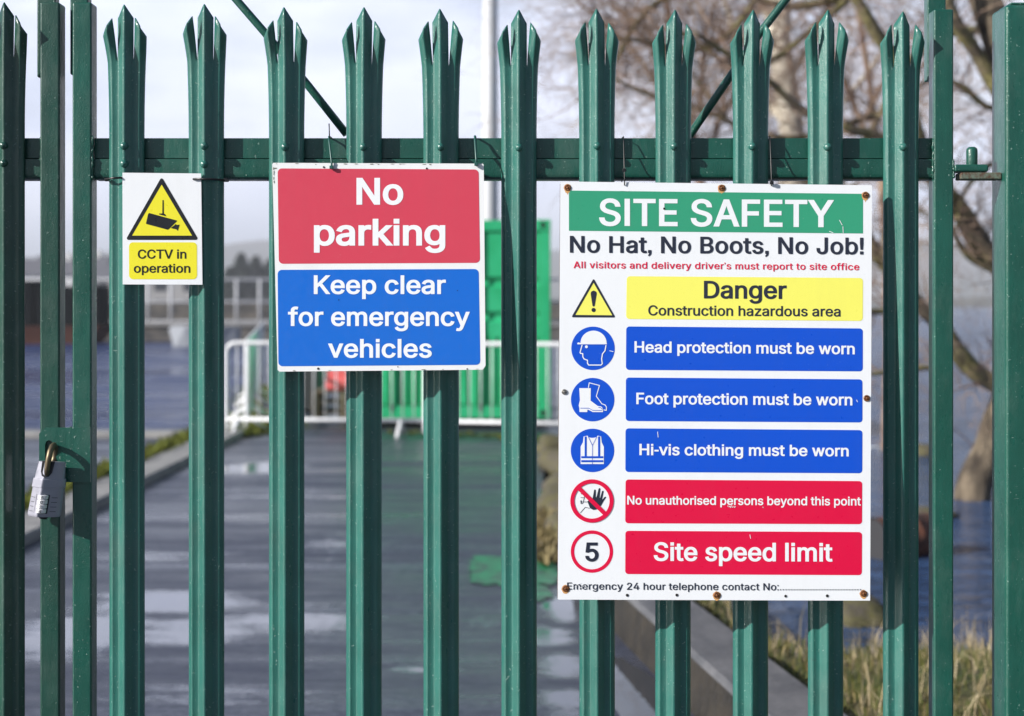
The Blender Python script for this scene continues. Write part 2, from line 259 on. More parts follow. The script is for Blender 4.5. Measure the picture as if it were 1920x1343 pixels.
# ------------------------------------------------------------------ palisade gate
def pale_profile():
    L = [(-34, -1), (-33.0, 1.8), (-30.6, 4.8), (-27.8, 7.4), (-26.2, 8.5), (-25.0, 8.8), (-23.6, 8.5), (-19, 8.0), (-15.2, 8.1), (-13.2, 8.6), (-11.8, 10.0), (-4.0, 18.6), (-2.4, 19.9), (-1.0, 20.5)]
    return [(x/1000, -y/1000) for x, y in L] + [(-x/1000, -y/1000) for x, y in L[::-1]]
def pale_mesh(name, mat, zb=0.06, zt=2.09, seed=0):
    pr = pale_profile(); n = len(pr); iL = 8; iR = n - 1 - 8
    rnd = random.Random(seed)
    zn = zt - 0.108; zs = zt - 0.25
    lean = [0.024 + rnd.uniform(-.003, .003) for _ in range(2)]; wid = [0.0058 + rnd.uniform(-.001, .001) for _ in range(2)]
    tall = [rnd.uniform(-.003, .003) for _ in range(2)]; tipx = rnd.uniform(-.0015, .0015)
    rows = [zb, 0.4, 0.9, 1.4, zs - 0.06, zs] + [zs + (zn - zs) * k / 6 for k in range(1, 7)]
    verts = []; faces = []
    def place(i, z, strip):
        x, y = pr[i]
        t = max(0.0, min(1.0, (z - zs) / (zt - 0.03 - zs)))
        if strip == 0:                            # body below the notch: edges open out a little
            e = max(0.0, (abs(x) - 0.014) / 0.02)
            sgn = -1 if x < 0 else 1
            x += sgn * e * 0.0030 * t * t * 2.2
        elif strip == 2: x += tipx * max(0, (z - zn) / 0.1)
        else:
            k = 0 if strip == 1 else 1; sgn = -1 if strip == 1 else 1
            e = max(0.0, (abs(x) - 0.014) / 0.02); u = (z - zn) / (zt - 0.03 - zn)
            x += sgn * (e * 0.0066 * t * t + wid[k] * u * (0.75 + 0.25 * u)); y -= lean[k] * (u ** 1.3) * (1 - .30 * max(0, 1 - 2*e)) - .006 * u * max(0, 1 - 2*e)
        return (x, y, z)
    for z in rows:
        for i in range(n): verts.append(place(i, z, 0))
    for r in range(len(rows) - 1):
        for i in range(n - 1): faces.append((r*n+i, r*n+i+1, (r+1)*n+i+1, (r+1)*n+i))
    last = (len(rows) - 1) * n
    def strip(i0, i1, kind):
        m = 7; base = {}
        for c, i in enumerate(range(i0, i1 + 1)):
            x = pr[i][0]
            if kind == 2:
                top = zt - max(0.0, abs(x) - 0.0006) / 0.0150 * 0.025
            else:
                a = (abs(x) - 0.015) / 0.019; top = zt - 0.026 - a * 0.034 + tall[0 if kind == 1 else 1]
            for k in range(1, m + 1):
                z = zn + (top - zn) * k / m
                base[(i, k)] = len(verts); verts.append(place(i, z, kind))
            base[(i, 0)] = last + i
        for i in range(i0, i1):
            for k in range(m): faces.append((base[(i, k)], base[(i+1, k)], base[(i+1, k+1)], base[(i, k+1)]))
    strip(0, iL, 1); strip(iL, iR, 2); strip(iR, n - 1, 3)
    me = bpy.data.meshes.new(name); me.from_pydata(verts, [], faces); me.materials.append(mat)
    for p in me.polygons: p.use_smooth = True
    me.update()
    o = bpy.data.objects.new(name, me); S.collection.objects.link(o)
    s = o.modifiers.new('sheet', 'SOLIDIFY'); s.thickness = 0.0024; s.offset = -1
    return o
def bolt(parent, z, mat, x=0.0):
    mb = MB(); n = 14; rings = [(0.0076, -.006), (0.0076, 0.0016), (0.0068, 0.0044), (0.0044, 0.0068), (0.0, 0.0078)]
    vs = []; fs = []
    for r, h in rings:
        for j in range(n):
            a = 2 * math.pi * j / n; vs.append((x + r * math.cos(a), -0.0198 - h, z + r * math.sin(a)))
    for i in range(len(rings) - 1):
        for j in range(n): fs.append((i*n+j, i*n+(j+1) % n, (i+1)*n+(j+1) % n, (i+1)*n+j))
    mb.add(vs, fs, 0, True)
    return mb.build('bolt', mat, parent)
def Z(py): return EYE - (py - HZ) * D / F
def X(px): return (px - 960) * D / F

GR = 'palisade gate leaves'
gate = thing('palisade_gate', (X(955), 0, 0), 'wide green palisade gate leaf carrying the three signs, between padlock and hinge post', 'gate', GR)
leaf = thing('palisade_gate', (X(0), 0, 0), 'green palisade gate leaf cut off by the left edge, beyond the gap behind the padlock', 'gate', GR)

def add_pale(parent, x, tip_px, bolts, mat, rot=0.0, lean=0.0, seed=0):
    o = pale_mesh('pale', mat, zt=Z(tip_px), seed=seed); o.parent = parent
    o.location = (x - parent.location.x, 0, 0); o.rotation_euler = (0, lean, rot)
    for b in bolts: bolt(o, Z(b), mat)
    return o
rr = random.Random(4)
pales = [(238.5, 12, (276, 309)), (387.5, 11, (276, 310)), (537.5, 17, (278,)), (682, 17, (278,)), (827.5, 20, (278,)), (973.5, 22, (279,)),
         (1120, 20, (276,)), (1261.5, 22, (277,)), (1407, 22, (277,)), (1548.5, 22, (278,)), (1689, 25, (278,))]
for i, (px, tp, bs) in enumerate(pales):
    add_pale(gate, X(px), tp, bs, PAINT, rr.uniform(-.02, .02), rr.uniform(-.0006, .0006), i + 1)
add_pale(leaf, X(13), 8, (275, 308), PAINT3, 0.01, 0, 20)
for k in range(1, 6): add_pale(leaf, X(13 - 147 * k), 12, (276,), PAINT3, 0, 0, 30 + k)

def rail(parent, x0, x1, zt, mat):
    h = (336 - 258) * D / F
    prof = [(0.012, zt), (0.012, zt - h*0.485), (0.016, zt - h*0.495), (0.016, zt - h*0.505), (0.0035, zt - h*0.515), (0.0035, zt - h*0.86), (0.006, zt - h*0.95),
            (0.012, zt - h*0.995), (0.018, zt - h), (0.05, zt - h), (0.05, zt)]
    n = len(prof); mb = MB()
    vs = [(x0, y, z) for y, z in prof] + [(x1, y, z) for y, z in prof]
    mb.add(vs, [list(range(n)), list(range(n, 2*n))[::-1]] + [((i+1) % n, i, n+i, n+(i+1) % n) for i in range(n)])
    return mb.build('rail', mat, parent, parent.location, bevel=0.0012, fixn=True)
for zt in (Z(258), 0.36):
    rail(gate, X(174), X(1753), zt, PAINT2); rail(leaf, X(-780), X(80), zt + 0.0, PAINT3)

def stile(parent, p0, p1, top, mat, y0=-0.005, dep=0.042, bot=0.05):
    mb = MB(); mb.box((X(p0), y0, bot), (X(p1), y0 + dep, Z(top)))
    return mb.build('stile', mat, parent, parent.location, bevel=0.004)
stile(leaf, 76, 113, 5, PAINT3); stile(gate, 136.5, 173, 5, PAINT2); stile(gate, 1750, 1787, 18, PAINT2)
def exten(parent, p0, p1, pb, pt, mat, y0=0.0375):
    mb = MB(); mb.box((P(p0, 0, y0).x, y0, P(0, pb, y0).z), (P(p1, 0, y0).x, y0 + 0.028, P(0, pt, y0).z))
    return mb.build('stile_extension', mat, parent, parent.location, bevel=0.003)
exten(leaf, 69, 104, 145, -380, PAINT3); exten(gate, 131, 165, 140, -380, PAINT2); exten(gate, 1739, 1774, 151, -440, PAINT2)
mb = MB(); mb.tube([P(650, 252, .055), P(575, 157, .056), P(497, 62, .056), P(440, -4, .056), P(158, -345, .052)], 0.0078, 12); mb.build('brace_rod', PAINT2, gate, gate.location)
mb = MB(); mb.tube([P(1288, 262, .055), P(1366, 148, .056), P(1422, 66, .056), P(1478, -6, .056), P(1760, -405, .052)], 0.0078, 12); mb.build('brace_rod', PAINT2, gate, gate.location)
mb = MB(); mb.tube([P(-560, 258, .055), P(92, -345, .052)], 0.0078, 12); mb.build('brace_rod', PAINT3, leaf, leaf.location)
# weld beads where rail meets stile
wd = random.Random(9)
for px, py0, py1, y in ((173.5, 255, 336, -.001), (1749.5, 258, 336, -.001), (1786.5, 300, 334, -.004), (136, 800, 812, -.009)):
    mb = MB(); pts = []; rd = []
    for k in range(22):
        t = k / 21; pts.append((X(px + wd.uniform(-1, 1)), y + wd.uniform(-.001, .001), Z(py0 + (py1 - py0) * t))); rd.append(wd.uniform(.0014, .0034))
    mb.tube(pts, rd, 6); mb.build('weld_bead', PAINT2, gate, gate.location)
mb = MB(); pts = [(X(78 + wd.uniform(-1, 1)), -.001, Z(258 + 80 * k / 20)) for k in range(21)]
mb.tube(pts, [wd.uniform(.0014, .0034) for _ in pts], 6); mb.build('weld_bead', PAINT3, leaf, leaf.location)

def tri_fill(contours):                          # nonzero-winding fill of closed 2D contours
    vs = []; es = []
    for c in contours:
        b = len(vs); vs += [Vector(p) for p in c]; es += [(b+i, b+(i+1) % len(c)) for i in range(len(c))]
    r = delaunay_2d_cdt(vs, es, [], 0, 1e-7)
    ov, of = r[0], r[2]; keep = []
    for f in of:
        cx = sum(ov[i][0] for i in f)/len(f); cy = sum(ov[i][1] for i in f)/len(f); w = 0
        for c in contours:
            n = len(c)
            for i in range(n):
                x0, y0 = c[i]; x1, y1 = c[(i+1) % n]
                if (y0 <= cy) != (y1 <= cy):
                    xi = x0 + (cy - y0) / (y1 - y0) * (x1 - x0)
                    if xi > cx: w += 1 if y1 > y0 else -1
        if w != 0: keep.append(tuple(f))
    return ov, keep

# lock plate with its slot, welded to the stile
outer = [(77, 812), (89, 801), (172.5, 801), (172.5, 903), (88, 903), (77, 893)]
slot = [(88, 833), (90, 827), (95, 824.5), (100, 826), (104, 832), (105, 868), (88, 868)]
c2 = [[(X(a), Z(b)) for a, b in outer][::-1], [(X(a), Z(b)) for a, b in slot]]
def ccw(c, want):
    a = sum(c[i][0]*c[(i+1) % len(c)][1] - c[(i+1) % len(c)][0]*c[i][1] for i in range(len(c)))
    return c if (a > 0) == want else c[::-1]
c2 = [ccw(c2[0], True), ccw(c2[1], False)]
ov, kf = tri_fill(c2); mb = MB(); y0, y1 = -0.0125, -0.0062
mb.add([(p[0], y0, p[1]) for p in ov], kf); mb.add([(p[0], y1, p[1]) for p in ov], kf)
for c in c2:
    n = len(c); mb.add([(p[0], y0, p[1]) for p in c] + [(p[0], y1, p[1]) for p in c], [(i, (i+1) % n, n+(i+1) % n, n+i) for i in range(n)])
mb.build('lock_plate', PAINT2, gate, gate.location, fixn=True)

# hinge post
RUSTM = Mat('rusted_steel', (0.10, 0.055, 0.03), 0.75).world()
RUSTM.set('Base Color', RUSTM.mixc(RUSTM.ramp(RUSTM.noise(120, 5, .7), 0.42, 0.6, 0, 1), (0.13, 0.17, 0.13), (0.085, 0.045, 0.028)))
RUSTM.bump(RUSTM.noise(300, 4), .6, .001); RUST = RUSTM.m
post = thing('gate_post', (P(1945, 0, 0).x, 0.02, 0), 'broad square green steel gate post filling the right edge of the view', 'post')
xa = P(1886, 0, -0.03).x; mb = MB(); ch = 0.006
zt = Z(14)
def ring(x0, x1, y0, y1, z): return [(x0, y0, z), (x1, y0, z), (x1, y1, z), (x0, y1, z)]
x1 = xa + 0.15
mb.box((xa, -0.03, -0.3), (x1, 0.062, zt))
mb.build('shaft', PAINT2, post, (post.location.x, 0.02, 0), bevel=0.0075)
mb = MB(); mb.box((xa + .012, -0.02, zt + 0.0005), (x1 - .012, 0.052, zt + 0.006)); mb.build('cap', PAINT2, post, (post.location.x, 0.02, 0), bevel=0.004)
mb = MB(); mb.box((X(1799), -0.008, Z(337)), (xa - 0.0005, 0.030, Z(324))); mb.build('hinge_lug', RUST, post, (post.location.x, 0.02, 0), bevel=0.0025)
mb = MB(); pts = [((X(1825)), 0.010, Z(y)) for y in (334, 300, 283, 278, 275)]
mb.tube(pts, [.0108, .0108, .0110, .0100, .006], 16); mb.build('hinge_pin', PAINT2, post, (post.location.x, 0.02, 0))
mb = MB(); mb.box((X(1787) + .0005, -0.010, Z(323.2)), (X(1851), 0.030, Z(309))); mb.build('hinge_eye', PAINT2, gate, gate.location, bevel=0.004)
# ------------------------------------------------------------------ lettering
_cache = {}
def glyph(ch, ox, oy):
    key = (ch, ox, oy)
    if key in _cache: return _cache[key]
    adv, cs = GLYPHS[ch]; res = []
    for c in cs:
        p = [tuple(float(v) for v in q.split(',')) for q in c.split()]
        n = len(p); q = []
        for i in range(n):
            a = p[i-1]; b = p[i]; d = p[(i+1) % n]
            def nrm(u, v):
                dx, dy = (v[0]-u[0])/ox, (v[1]-u[1])/oy; l = math.hypot(dx, dy) or 1e-9
                return (-dy/l, dx/l)
            n1 = nrm(a, b); n2 = nrm(b, d); k = 1 + n1[0]*n2[0] + n1[1]*n2[1]
            k = max(k, 0.45); q.append((b[0] + ox*(n1[0]+n2[0])/k, b[1] + oy*(n1[1]+n2[1])/k))
        res.append(q)
    r = (adv, tri_fill(res) if res else ([], [])); _cache[key] = r
    return r
def text(mb, pl, lay, s, x0, x1, b0, b1, cap, ox, oy, track=0.0, m=0):
    pen = 0; items = []
    for ch in s:
        adv, (vs, fs) = glyph(ch, ox, oy)
        if vs: items.append((pen, vs, fs))
        pen += adv + track
    lo = min(pen_ + v[0] for pen_, vs, _ in items for v in vs); hi = max(pen_ + v[0] for pen_, vs, _ in items for v in vs)
    sx = (x1 - x0) / (hi - lo); sy = cap / (509 + 2*oy)
    for pen_, vs, fs in items:
        out = []
        for v in vs:
            px = x0 + (pen_ + v[0] - lo) * sx
            py = b0 + (b1 - b0) * (px - x0) / (x1 - x0) - (v[1] + oy) * sy
            out.append(pl(px, py, lay))
        mb.add(out, fs, m)
def plane(ytop, ktilt, ztop):
    def f(px, py, lay=0.0):
        y0 = ytop - lay
        s = (D + y0 - ktilt * (ztop - EYE)) / (1 + ktilt * (py - HZ) / F)
        return Vector(((px - 960) * s / F, -D + s, EYE - (py - HZ) * s / F))
    return f
def poly2(mb, pl, lay, pts, m=0):
    ov, kf = tri_fill([ccw(list(pts), True)]); mb.add([pl(p[0], p[1], lay) for p in ov], kf, m)
def polyh(mb, pl, lay, outer, holes, m=0):
    ov, kf = tri_fill([ccw(list(outer), True)] + [ccw(list(h), False) for h in holes]); mb.add([pl(p[0], p[1], lay) for p in ov], kf, m)
def circ(cx, cy, r, n=56, ry=None): return [(cx + r*math.cos(2*math.pi*i/n), cy + (ry or r)*math.sin(2*math.pi*i/n)) for i in range(n)]
def rquad(q, r, n=6):                            # quad corners TL,TR,BR,BL rounded by r px
    out = []
    for i in range(4):
        p = Vector(q[i]); a = (Vector(q[i-1]) - p).normalized(); b = (Vector(q[(i+1) % 4]) - p).normalized()
        c = p + (a + b) * r; s = p + a * r; e = p + b * r
        for k in range(n + 1):
            t = k / n * math.pi / 2
            v = c + (s - c) * math.cos(t) + (e - c) * math.sin(t)
            out.append((v.x, v.y))
    return out
def stroke(mb, pl, lay, pts, w, m=0, closed=False):
    pts = [Vector(p) for p in pts]
    for i in range(len(pts) - 1):
        a, b = pts[i], pts[i+1]; d = (b - a).normalized() * (w/2); nn = Vector((-d.y, d.x))
        q = [a - d*0.6 + nn, b + d*0.6 + nn, b + d*0.6 - nn, a - d*0.6 - nn]
        mb.add([pl(p.x, p.y, lay + 0.00002 * i) for p in q], [(0, 1, 2, 3)], m)
def z2p(pts, sc, ox, oy): return [(ox + x/sc, oy + y/sc) for x, y in pts]

def sign_mat(name, col, rough=0.3, dirt=0.10, scratch=0.0, peel=0.05):
    m = Mat(name, col, rough).world()
    n1 = m.noise(6, 5, 0.6); n2 = m.noise(90, 4, 0.65); n3 = m.noise(420, 2)
    c = m.mixc(m.math('MULTIPLY', m.ramp(n1, 0.4, 0.75, 0, 1), dirt), col, tuple(x*0.72 + 0.02 for x in col[:3]))
    c = m.mixc(m.math('MULTIPLY', m.ramp(n2, 0.60, 0.72, 0, 1), dirt*0.8), c, tuple(x*0.6 + 0.03 for x in col[:3]))
    c = m.mixc(m.math('MULTIPLY', m.ramp(n3, 0.745, 0.77, 0, 1), scratch), c, (0.7, 0.7, 0.68))
    run = m.noise(30, 5, .65, (1, 1, .06)); c = m.mixc(m.ramp(run, .5, .78, 0, .5*dirt + .06), c, tuple(x*0.55 + .05 for x in col[:3]))
    fade = m.noise(1.6, 3, .5); c = m.mixc(m.ramp(fade, .35, .7, 0, dirt*.8), c, tuple(min(.9, x*0.85 + .09) for x in col[:3]))
    m.set('Base Color', c); m.set('Roughness', m.ramp(n2, 0.3, 0.7, rough - 0.06, rough + 0.14))
    m.bump(n1, 0.12, 0.004); m.bump(n2, peel, 0.0008)
    return m.m
KS = 0.92
WHITE = sign_mat('sign_white', (0.84, 0.86, 0.89, 1), 0.32, 0.08)
WHITE_OLD = sign_mat('weathered_white', (0.82, 0.83, 0.84, 1), 0.45, 0.22)
S_RED = sign_mat('faded_red', srgb(214, 66, 88, KS), 0.34, 0.10, 0.25)
S_BLUE = sign_mat('sign_blue', srgb(0, 106, 212, KS), 0.34, 0.10, 0.2)
S_GRN = sign_mat('banner_green', srgb(52, 160, 122, KS), 0.32, 0.06, 0.2)
S_YEL = sign_mat('pale_yellow', srgb(252, 248, 110, KS), 0.32, 0.05)
S_YEL2 = sign_mat('strong_yellow', srgb(245, 235, 50, KS), 0.3, 0.05)
S_BLU2 = sign_mat('royal_blue', srgb(0, 82, 212, KS), 0.32, 0.05, 0.25)
S_CRI = sign_mat('crimson', srgb(228, 0, 66, KS), 0.32, 0.05, 0.15)
S_INK = sign_mat('navy_ink', srgb(36, 42, 62, 0.8), 0.35, 0.1)
S_BLK = sign_mat('black_ink', srgb(24, 26, 34, 0.8), 0.3, 0.1)
BLKPL = Mat('black_nylon', (0.012, 0.012, 0.014), 0.35).m
HOLE = Mat('dark_hole', (0.01, 0.01, 0.01), 0.9).m
PLY = Mat('stained_board_edge', (0.12, 0.05, 0.03), 0.8).world(); PLY.set('Base Color', PLY.mixc(PLY.ramp(PLY.noise(70, 5), .35, .65, 0, 1), (0.16, 0.055, 0.03), (0.04, 0.03, 0.03))); PLY = PLY.m
STAIN = Mat('brown_stain', (0.10, 0.06, 0.035), 0.8).m
GRIME = Mat('grey_green_grime', (0.16, 0.17, 0.12), 0.8).m

def panel(root, pl, corners, thick, mat, edge):
    mb = MB(); q = [pl(a, b, 0) for a, b in corners]
    nrm = (q[1] - q[0]).cross(q[2] - q[0]).normalized()
    if nrm.y < 0: nrm = -nrm
    mb.prism(q, nrm * thick, 0)
    for i in range(1, len(mb.m)): mb.m[i] = 1
    return mb.build('panel', [mat, edge], root, root.location, fixn=True)

# ---- camera surveillance sign
pl1 = plane(-0.0240, 0.012, Z(324))
s1 = thing('warning_sign', P(304, 534, -.036), 'small white and yellow sign with camera triangle reading CCTV in operation, tied between two pales', 'sign')
panel(s1, pl1, [(229.5, 324), (377, 325.5), (379.5, 534), (230, 533.5)], 0.0016, WHITE, WHITE)
def rtri(a, b, c, r):
    out = []
    q = [Vector(a), Vector(b), Vector(c)]
    for i in range(3):
        p = q[i]; u = (q[i-1] - p).normalized(); v = (q[(i+1) % 3] - p).normalized(); h = (u + v).normalized()
        ang = math.acos(max(-1, min(1, u.dot(v)))) / 2; ce = p + h * (r / math.sin(ang)); s = p + u * (r / math.tan(ang)); e = p + v * (r / math.tan(ang))
        a0 = math.atan2(s.y - ce.y, s.x - ce.x); a1 = math.atan2(e.y - ce.y, e.x - ce.x)
        da = (a1 - a0 + math.pi) % (2*math.pi) - math.pi
        for k in range(7): t = a0 + da * k / 6; out.append((ce.x + r*math.cos(t), ce.y + r*math.sin(t)))
    return out
mb = MB(); polyh(mb, pl1, .0004, rtri((303, 331.5), (235.5, 450), (372.5, 450), 3.2), [[(303, 346.3), (247.6, 442), (360, 442)]])
mb.build('triangle_border', S_BLK, s1, s1.location)
mb = MB(); poly2(mb, pl1, .0003, [(303, 344.8), (246, 443), (361.6, 443)]); mb.build('triangle_field', S_YEL2, s1, s1.location)
mb = MB(); z = lambda pts: z2p(pts, 6.106, 225, 320)
poly2(mb, pl1, .0007, z([(331, 487), (338, 487), (652, 572), (652, 578), (556, 672), (543, 677), (302, 612), (297, 604), (322, 497)]))
poly2(mb, pl1, .0007, z([(622, 626), (634, 612), (655, 622), (681, 619), (661, 691), (646, 674), (585, 660), (584, 655)]))
poly2(mb, pl1, .0007, z([(486, 338), (499, 338), (500, 490), (514, 498), (531, 524), (447, 502), (447, 492), (484, 490)]))
mb.build('camera_symbol', S_BLK, s1, s1.location)
mb = MB(); poly2(mb, pl1, .0003, rquad([(241.8, 454.6), (369.2, 454.6), (369.5, 523.8), (242, 523.8)], 7.5)); mb.build('text_field', S_YEL2, s1, s1.location)
mb = MB(); text(mb, pl1, .0007, 'CCTV in', 258.2, 349.2, 485.2, 485.2, 17.2, 15, 11); mb.build('lettering', S_BLK, s1, s1.location)
mb = MB(); text(mb, pl1, .0007, 'operation', 250.8, 356.6, 511.6, 511.6, 16.8, 15, 11)
mb.build('lettering', S_BLK, s1, s1.location)

# ---- no parking sign
kt = 0.075
pl2 = plane(-0.0255, kt, Z(306))
s2 = thing('parking_sign', P(715, 696, -.06), 'square red and blue No parking sign with grimy white border, tied to the rail', 'sign')
panel(s2, pl2, [(512, 305.5), (905, 307), (907, 309), (910.5, 686), (905, 693.5), (524, 697), (520.5, 694), (510.5, 309)], 0.0022, WHITE_OLD, STAIN)
mb = MB(); poly2(mb, pl2, .0003, rquad([(520.5, 316), (897.5, 318), (900, 493), (522.8, 494.8)], 8)); mb.build('upper_field', S_RED, s2, s2.location)
mb = MB(); poly2(mb, pl2, .0003, rquad([(520.5, 506.2), (897.5, 504.6), (900.6, 684.3), (522, 687)], 8)); mb.build('lower_field', S_BLUE, s2, s2.location)
mb = MB(); text(mb, pl2, .0007, 'No', 668.4, 756.2, 384, 384, 50.3, 22, 16); mb.build('lettering', WHITE, s2, s2.location)
mb = MB(); text(mb, pl2, .0007, 'parking', 588.6, 834.9, 460.7, 460.7, 50.3, 22, 16); mb.build('lettering', WHITE, s2, s2.location)
mb = MB(); text(mb, pl2, .0007, 'Keep clear', 588.4, 836, 551.6, 551.6, 35.2, 18, 13); mb.build('lettering', WHITE, s2, s2.location)
mb = MB(); text(mb, pl2, .0007, 'for emergency', 540, 881, 611.5, 611.5, 35.2, 18, 13); mb.build('lettering', WHITE, s2, s2.location)
mb = MB(); text(mb, pl2, .0007, 'vehicles', 615, 809.6, 671, 671, 35.2, 18, 13); mb.build('lettering', WHITE, s2, s2.location)

for x, y, r in ((596.5, 691.5, 2.1), (607, 313.5, 1.8), (800, 316, 1.7), (876, 692, 1.4), (746, 688, 1.0), (635, 562.5, 1.0), (857.5, 545, .9)): mb = MB(); poly2(mb, pl2, .0009, circ(x, y, r, 14)); mb.build('fixing_hole', HOLE, s2, s2.location)
gr = random.Random(3); mb = MB()
for k in range(36):                              # grime creeping in along the white border
    side = gr.random(); w = gr.uniform(2, 9); h = gr.uniform(.6, 2.0)
    if side < .5: x, y = gr.uniform(515, 905), gr.uniform(306.5, 308.8)
    elif side < .72: x, y = gr.choice((512.4, 513)), gr.uniform(310, 345); w, h = h, w
    elif side < .9: x, y = gr.uniform(525, 905), 695.5
    else: x, y = gr.uniform(512, 524), gr.uniform(308, 316)
    yy = min(y, 306.2 + 390) if side < .72 or side > .9 else y - (x - 525) * .0088
    xx = x + (yy - 306) * .027 if side >= .5 and side < .72 else x
    c = [(xx + w/2*math.cos(a) * gr.uniform(.6, 1.2), yy + h/2*math.sin(a) * gr.uniform(.6, 1.2)) for a in [i * math.pi / 5 for i in range(10)]]
    poly2(mb, pl2, .0004 + k*1e-5, [(px, max(py, 306.3 + (px - 512)*.004)) for px, py in c])
mb.build('grime', GRIME, s2, s2.location)

# ---- site safety board
pl3 = plane(-0.0290, 0.048, Z(344)); A = lambda x, y: (1040 + x/2.92, 240 + y/2.92); B = lambda x, y: (1040 + x/2.92, 680 + y/2.92)
s3 = thing('safety_sign', P(1340, 1126, -.07), 'tall white Site Safety board with green banner, blue and crimson panels and rusty screws', 'sign')
panel(s3, pl3, [(1050.5, 340.5), (1633.5, 347.5), (1635, 349), (1631.5, 1126.5), (1047, 1124.5), (1045.6, 1123)], 0.0025, WHITE, PLY)
mb = MB(); q = [pl3(a, b, -.0028) for a, b in ((1050, 345), (1630, 352), (1628, 1123.5), (1045.0, 1121.5))]
mb.prism(q, Vector((0, .004, 0))); mb.build('backing_board', PLY, s3, s3.location, fixn=True)
def fld(name, q, mat, r=6.2):
    mb = MB(); poly2(mb, pl3, .0003, rquad(q, r) if r else q); mb.build(name, mat, s3, s3.location)
fld('banner', [A(78, 343), A(1688, 361), A(1688, 578), A(78, 563)], S_GRN, 0)
fld('yellow_field', [A(395, 812), A(1688, 822), A(1687, 1057), A(391, 1046)], S_YEL)
fld('blue_field', [A(392, 1087), A(1687, 1098), A(1687, 1333), A(390, 1325)], S_BLU2)
fld('blue_field', [B(390, 82), B(1685, 92), B(1685, 328), B(389, 320)], S_BLU2)
fld('blue_field', [B(388, 360), B(1685, 370), B(1684, 606), B(387, 599)], S_BLU2)
fld('crimson_field', [B(388, 640), B(1684, 649), B(1683, 885), B(386, 880)], S_CRI)
fld('crimson_field', [B(387, 921), B(1683, 928), B(1682, 1164), B(386, 1158)], S_CRI)
def T(mat, rows):
    for (s, fn, x0, x1, b0, b1, cap, ox, oy, tr) in rows:
        mb = MB(); a = fn(x0, b0); b = fn(x1, b1); text(mb, pl3, .0007, s, a[0], b[0], a[1], b[1], cap/2.92, ox, oy, tr)
        mb.build('lettering', mat, s3, s3.location)
T(WHITE, [('SITE SAFETY', A, 243, 1530, 536, 544, 149, 19, 14, 8), ('Head protection must be worn', A, 437, 1643, 1230, 1240, 62, 19, 13, 0),
          ('Foot protection must be worn', B, 447, 1630, 228, 235, 63, 19, 13, 0), ('Hi-vis clothing must be worn', B, 464, 1610, 507, 514, 62, 19, 13, 0),
          ('No unauthorised persons beyond this point', B, 397, 1677, 777.5, 783, 48, 17, 12, 0), ('Site speed limit', B, 542, 1522, 1086, 1090, 102, 19, 14, 0)])
T(S_INK, [('No Hat, No Boots, No Job!', A, 83, 1690, 683, 693, 92, 18, 12, 16), ('Danger', A, 817, 1270, 934, 937, 97, 19, 13, 0),
          ('Construction hazardous area', A, 512, 1565, 1027, 1033, 56, 15, 11, 0), ('5', B, 167, 240, 1089, 1089, 104, 19, 15, 0),
          ('Emergency 24 hour telephone contact No:', B, 68, 1226, 1243, 1247.5, 39, 10, 7, 14)])
T(S_CRI, [("All visitors and delivery driver's must report to site office", A, 103, 1667, 768, 779, 37, 12, 8, 24)])
mb = MB()
for k in range(30): c = B(1237 + k * 15.1, 1246.5); poly2(mb, pl3, .0007, circ(c[0], c[1] - .9, 1.25, 8))
mb.build('dotted_line', S_INK, s3, s3.location)
def disc(name, c, r, mat, lay=.0003, hole=None):
    mb = MB(); polyh(mb, pl3, lay, circ(c[0], c[1], r), [circ(c[0], c[1], hole)] if hole else []); return mb.build(name, mat, s3, s3.location)
disc('blue_disc', A(210, 1207), 119/2.92, S_BLU2); disc('blue_disc', B(208, 203), 119/2.92, S_BLU2); disc('blue_disc', B(207, 481), 119/2.92, S_BLU2)
disc('crimson_ring', B(204, 1035), 116/2.92, S_CRI, .0003, 97/2.92)
# warning triangle
mb = MB(); polyh(mb, pl3, .0005, rtri(A(213, 824), A(91, 1037), A(333, 1038), 1.8), [[A(213, 848), A(113, 1024), A(315, 1026)]]); mb.build('triangle_border', S_INK, s3, s3.location)
mb = MB(); poly2(mb, pl3, .0003, [A(213, 845), A(110, 1026), A(318, 1028)]); mb.build('triangle_field', S_YEL, s3, s3.location)
mb = MB(); poly2(mb, pl3, .0007, [A(197, 908), A(199, 898), A(206, 893), A(213, 891), A(221, 893), A(228, 898), A(230, 908), A(219, 974), A(213, 979), A(207, 974)])
poly2(mb, pl3, .0007, circ(*A(213, 997), 11.5/2.92, 20)); mb.build('exclamation_mark', S_INK, s3, s3.location)
# helmeted head
z = lambda pts: z2p(pts, 3.44, 1060, 510); mb = MB()
dome = [(182 + 84*math.cos(t), 458 - 79*math.sin(t)) for t in [math.pi * k / 20 for k in range(21)]]
poly2(mb, pl3, .0007, z([(269, 467), (78, 467), (77, 459), (84, 455)] + dome[::-1]))
stroke(mb, pl3, .0007, z([(108, 472), (95, 519), (98, 526), (112, 527), (113, 548), (121, 562), (143, 570), (143, 590), (151, 601), (230, 601), (238, 592), (234, 560), (240, 528), (256, 508), (262, 475)]), 1.9)
poly2(mb, pl3, .0009, circ(*z([(136, 483)])[0], 2.7, 16)); mb.build('helmet_symbol', WHITE, s3, s3.location)
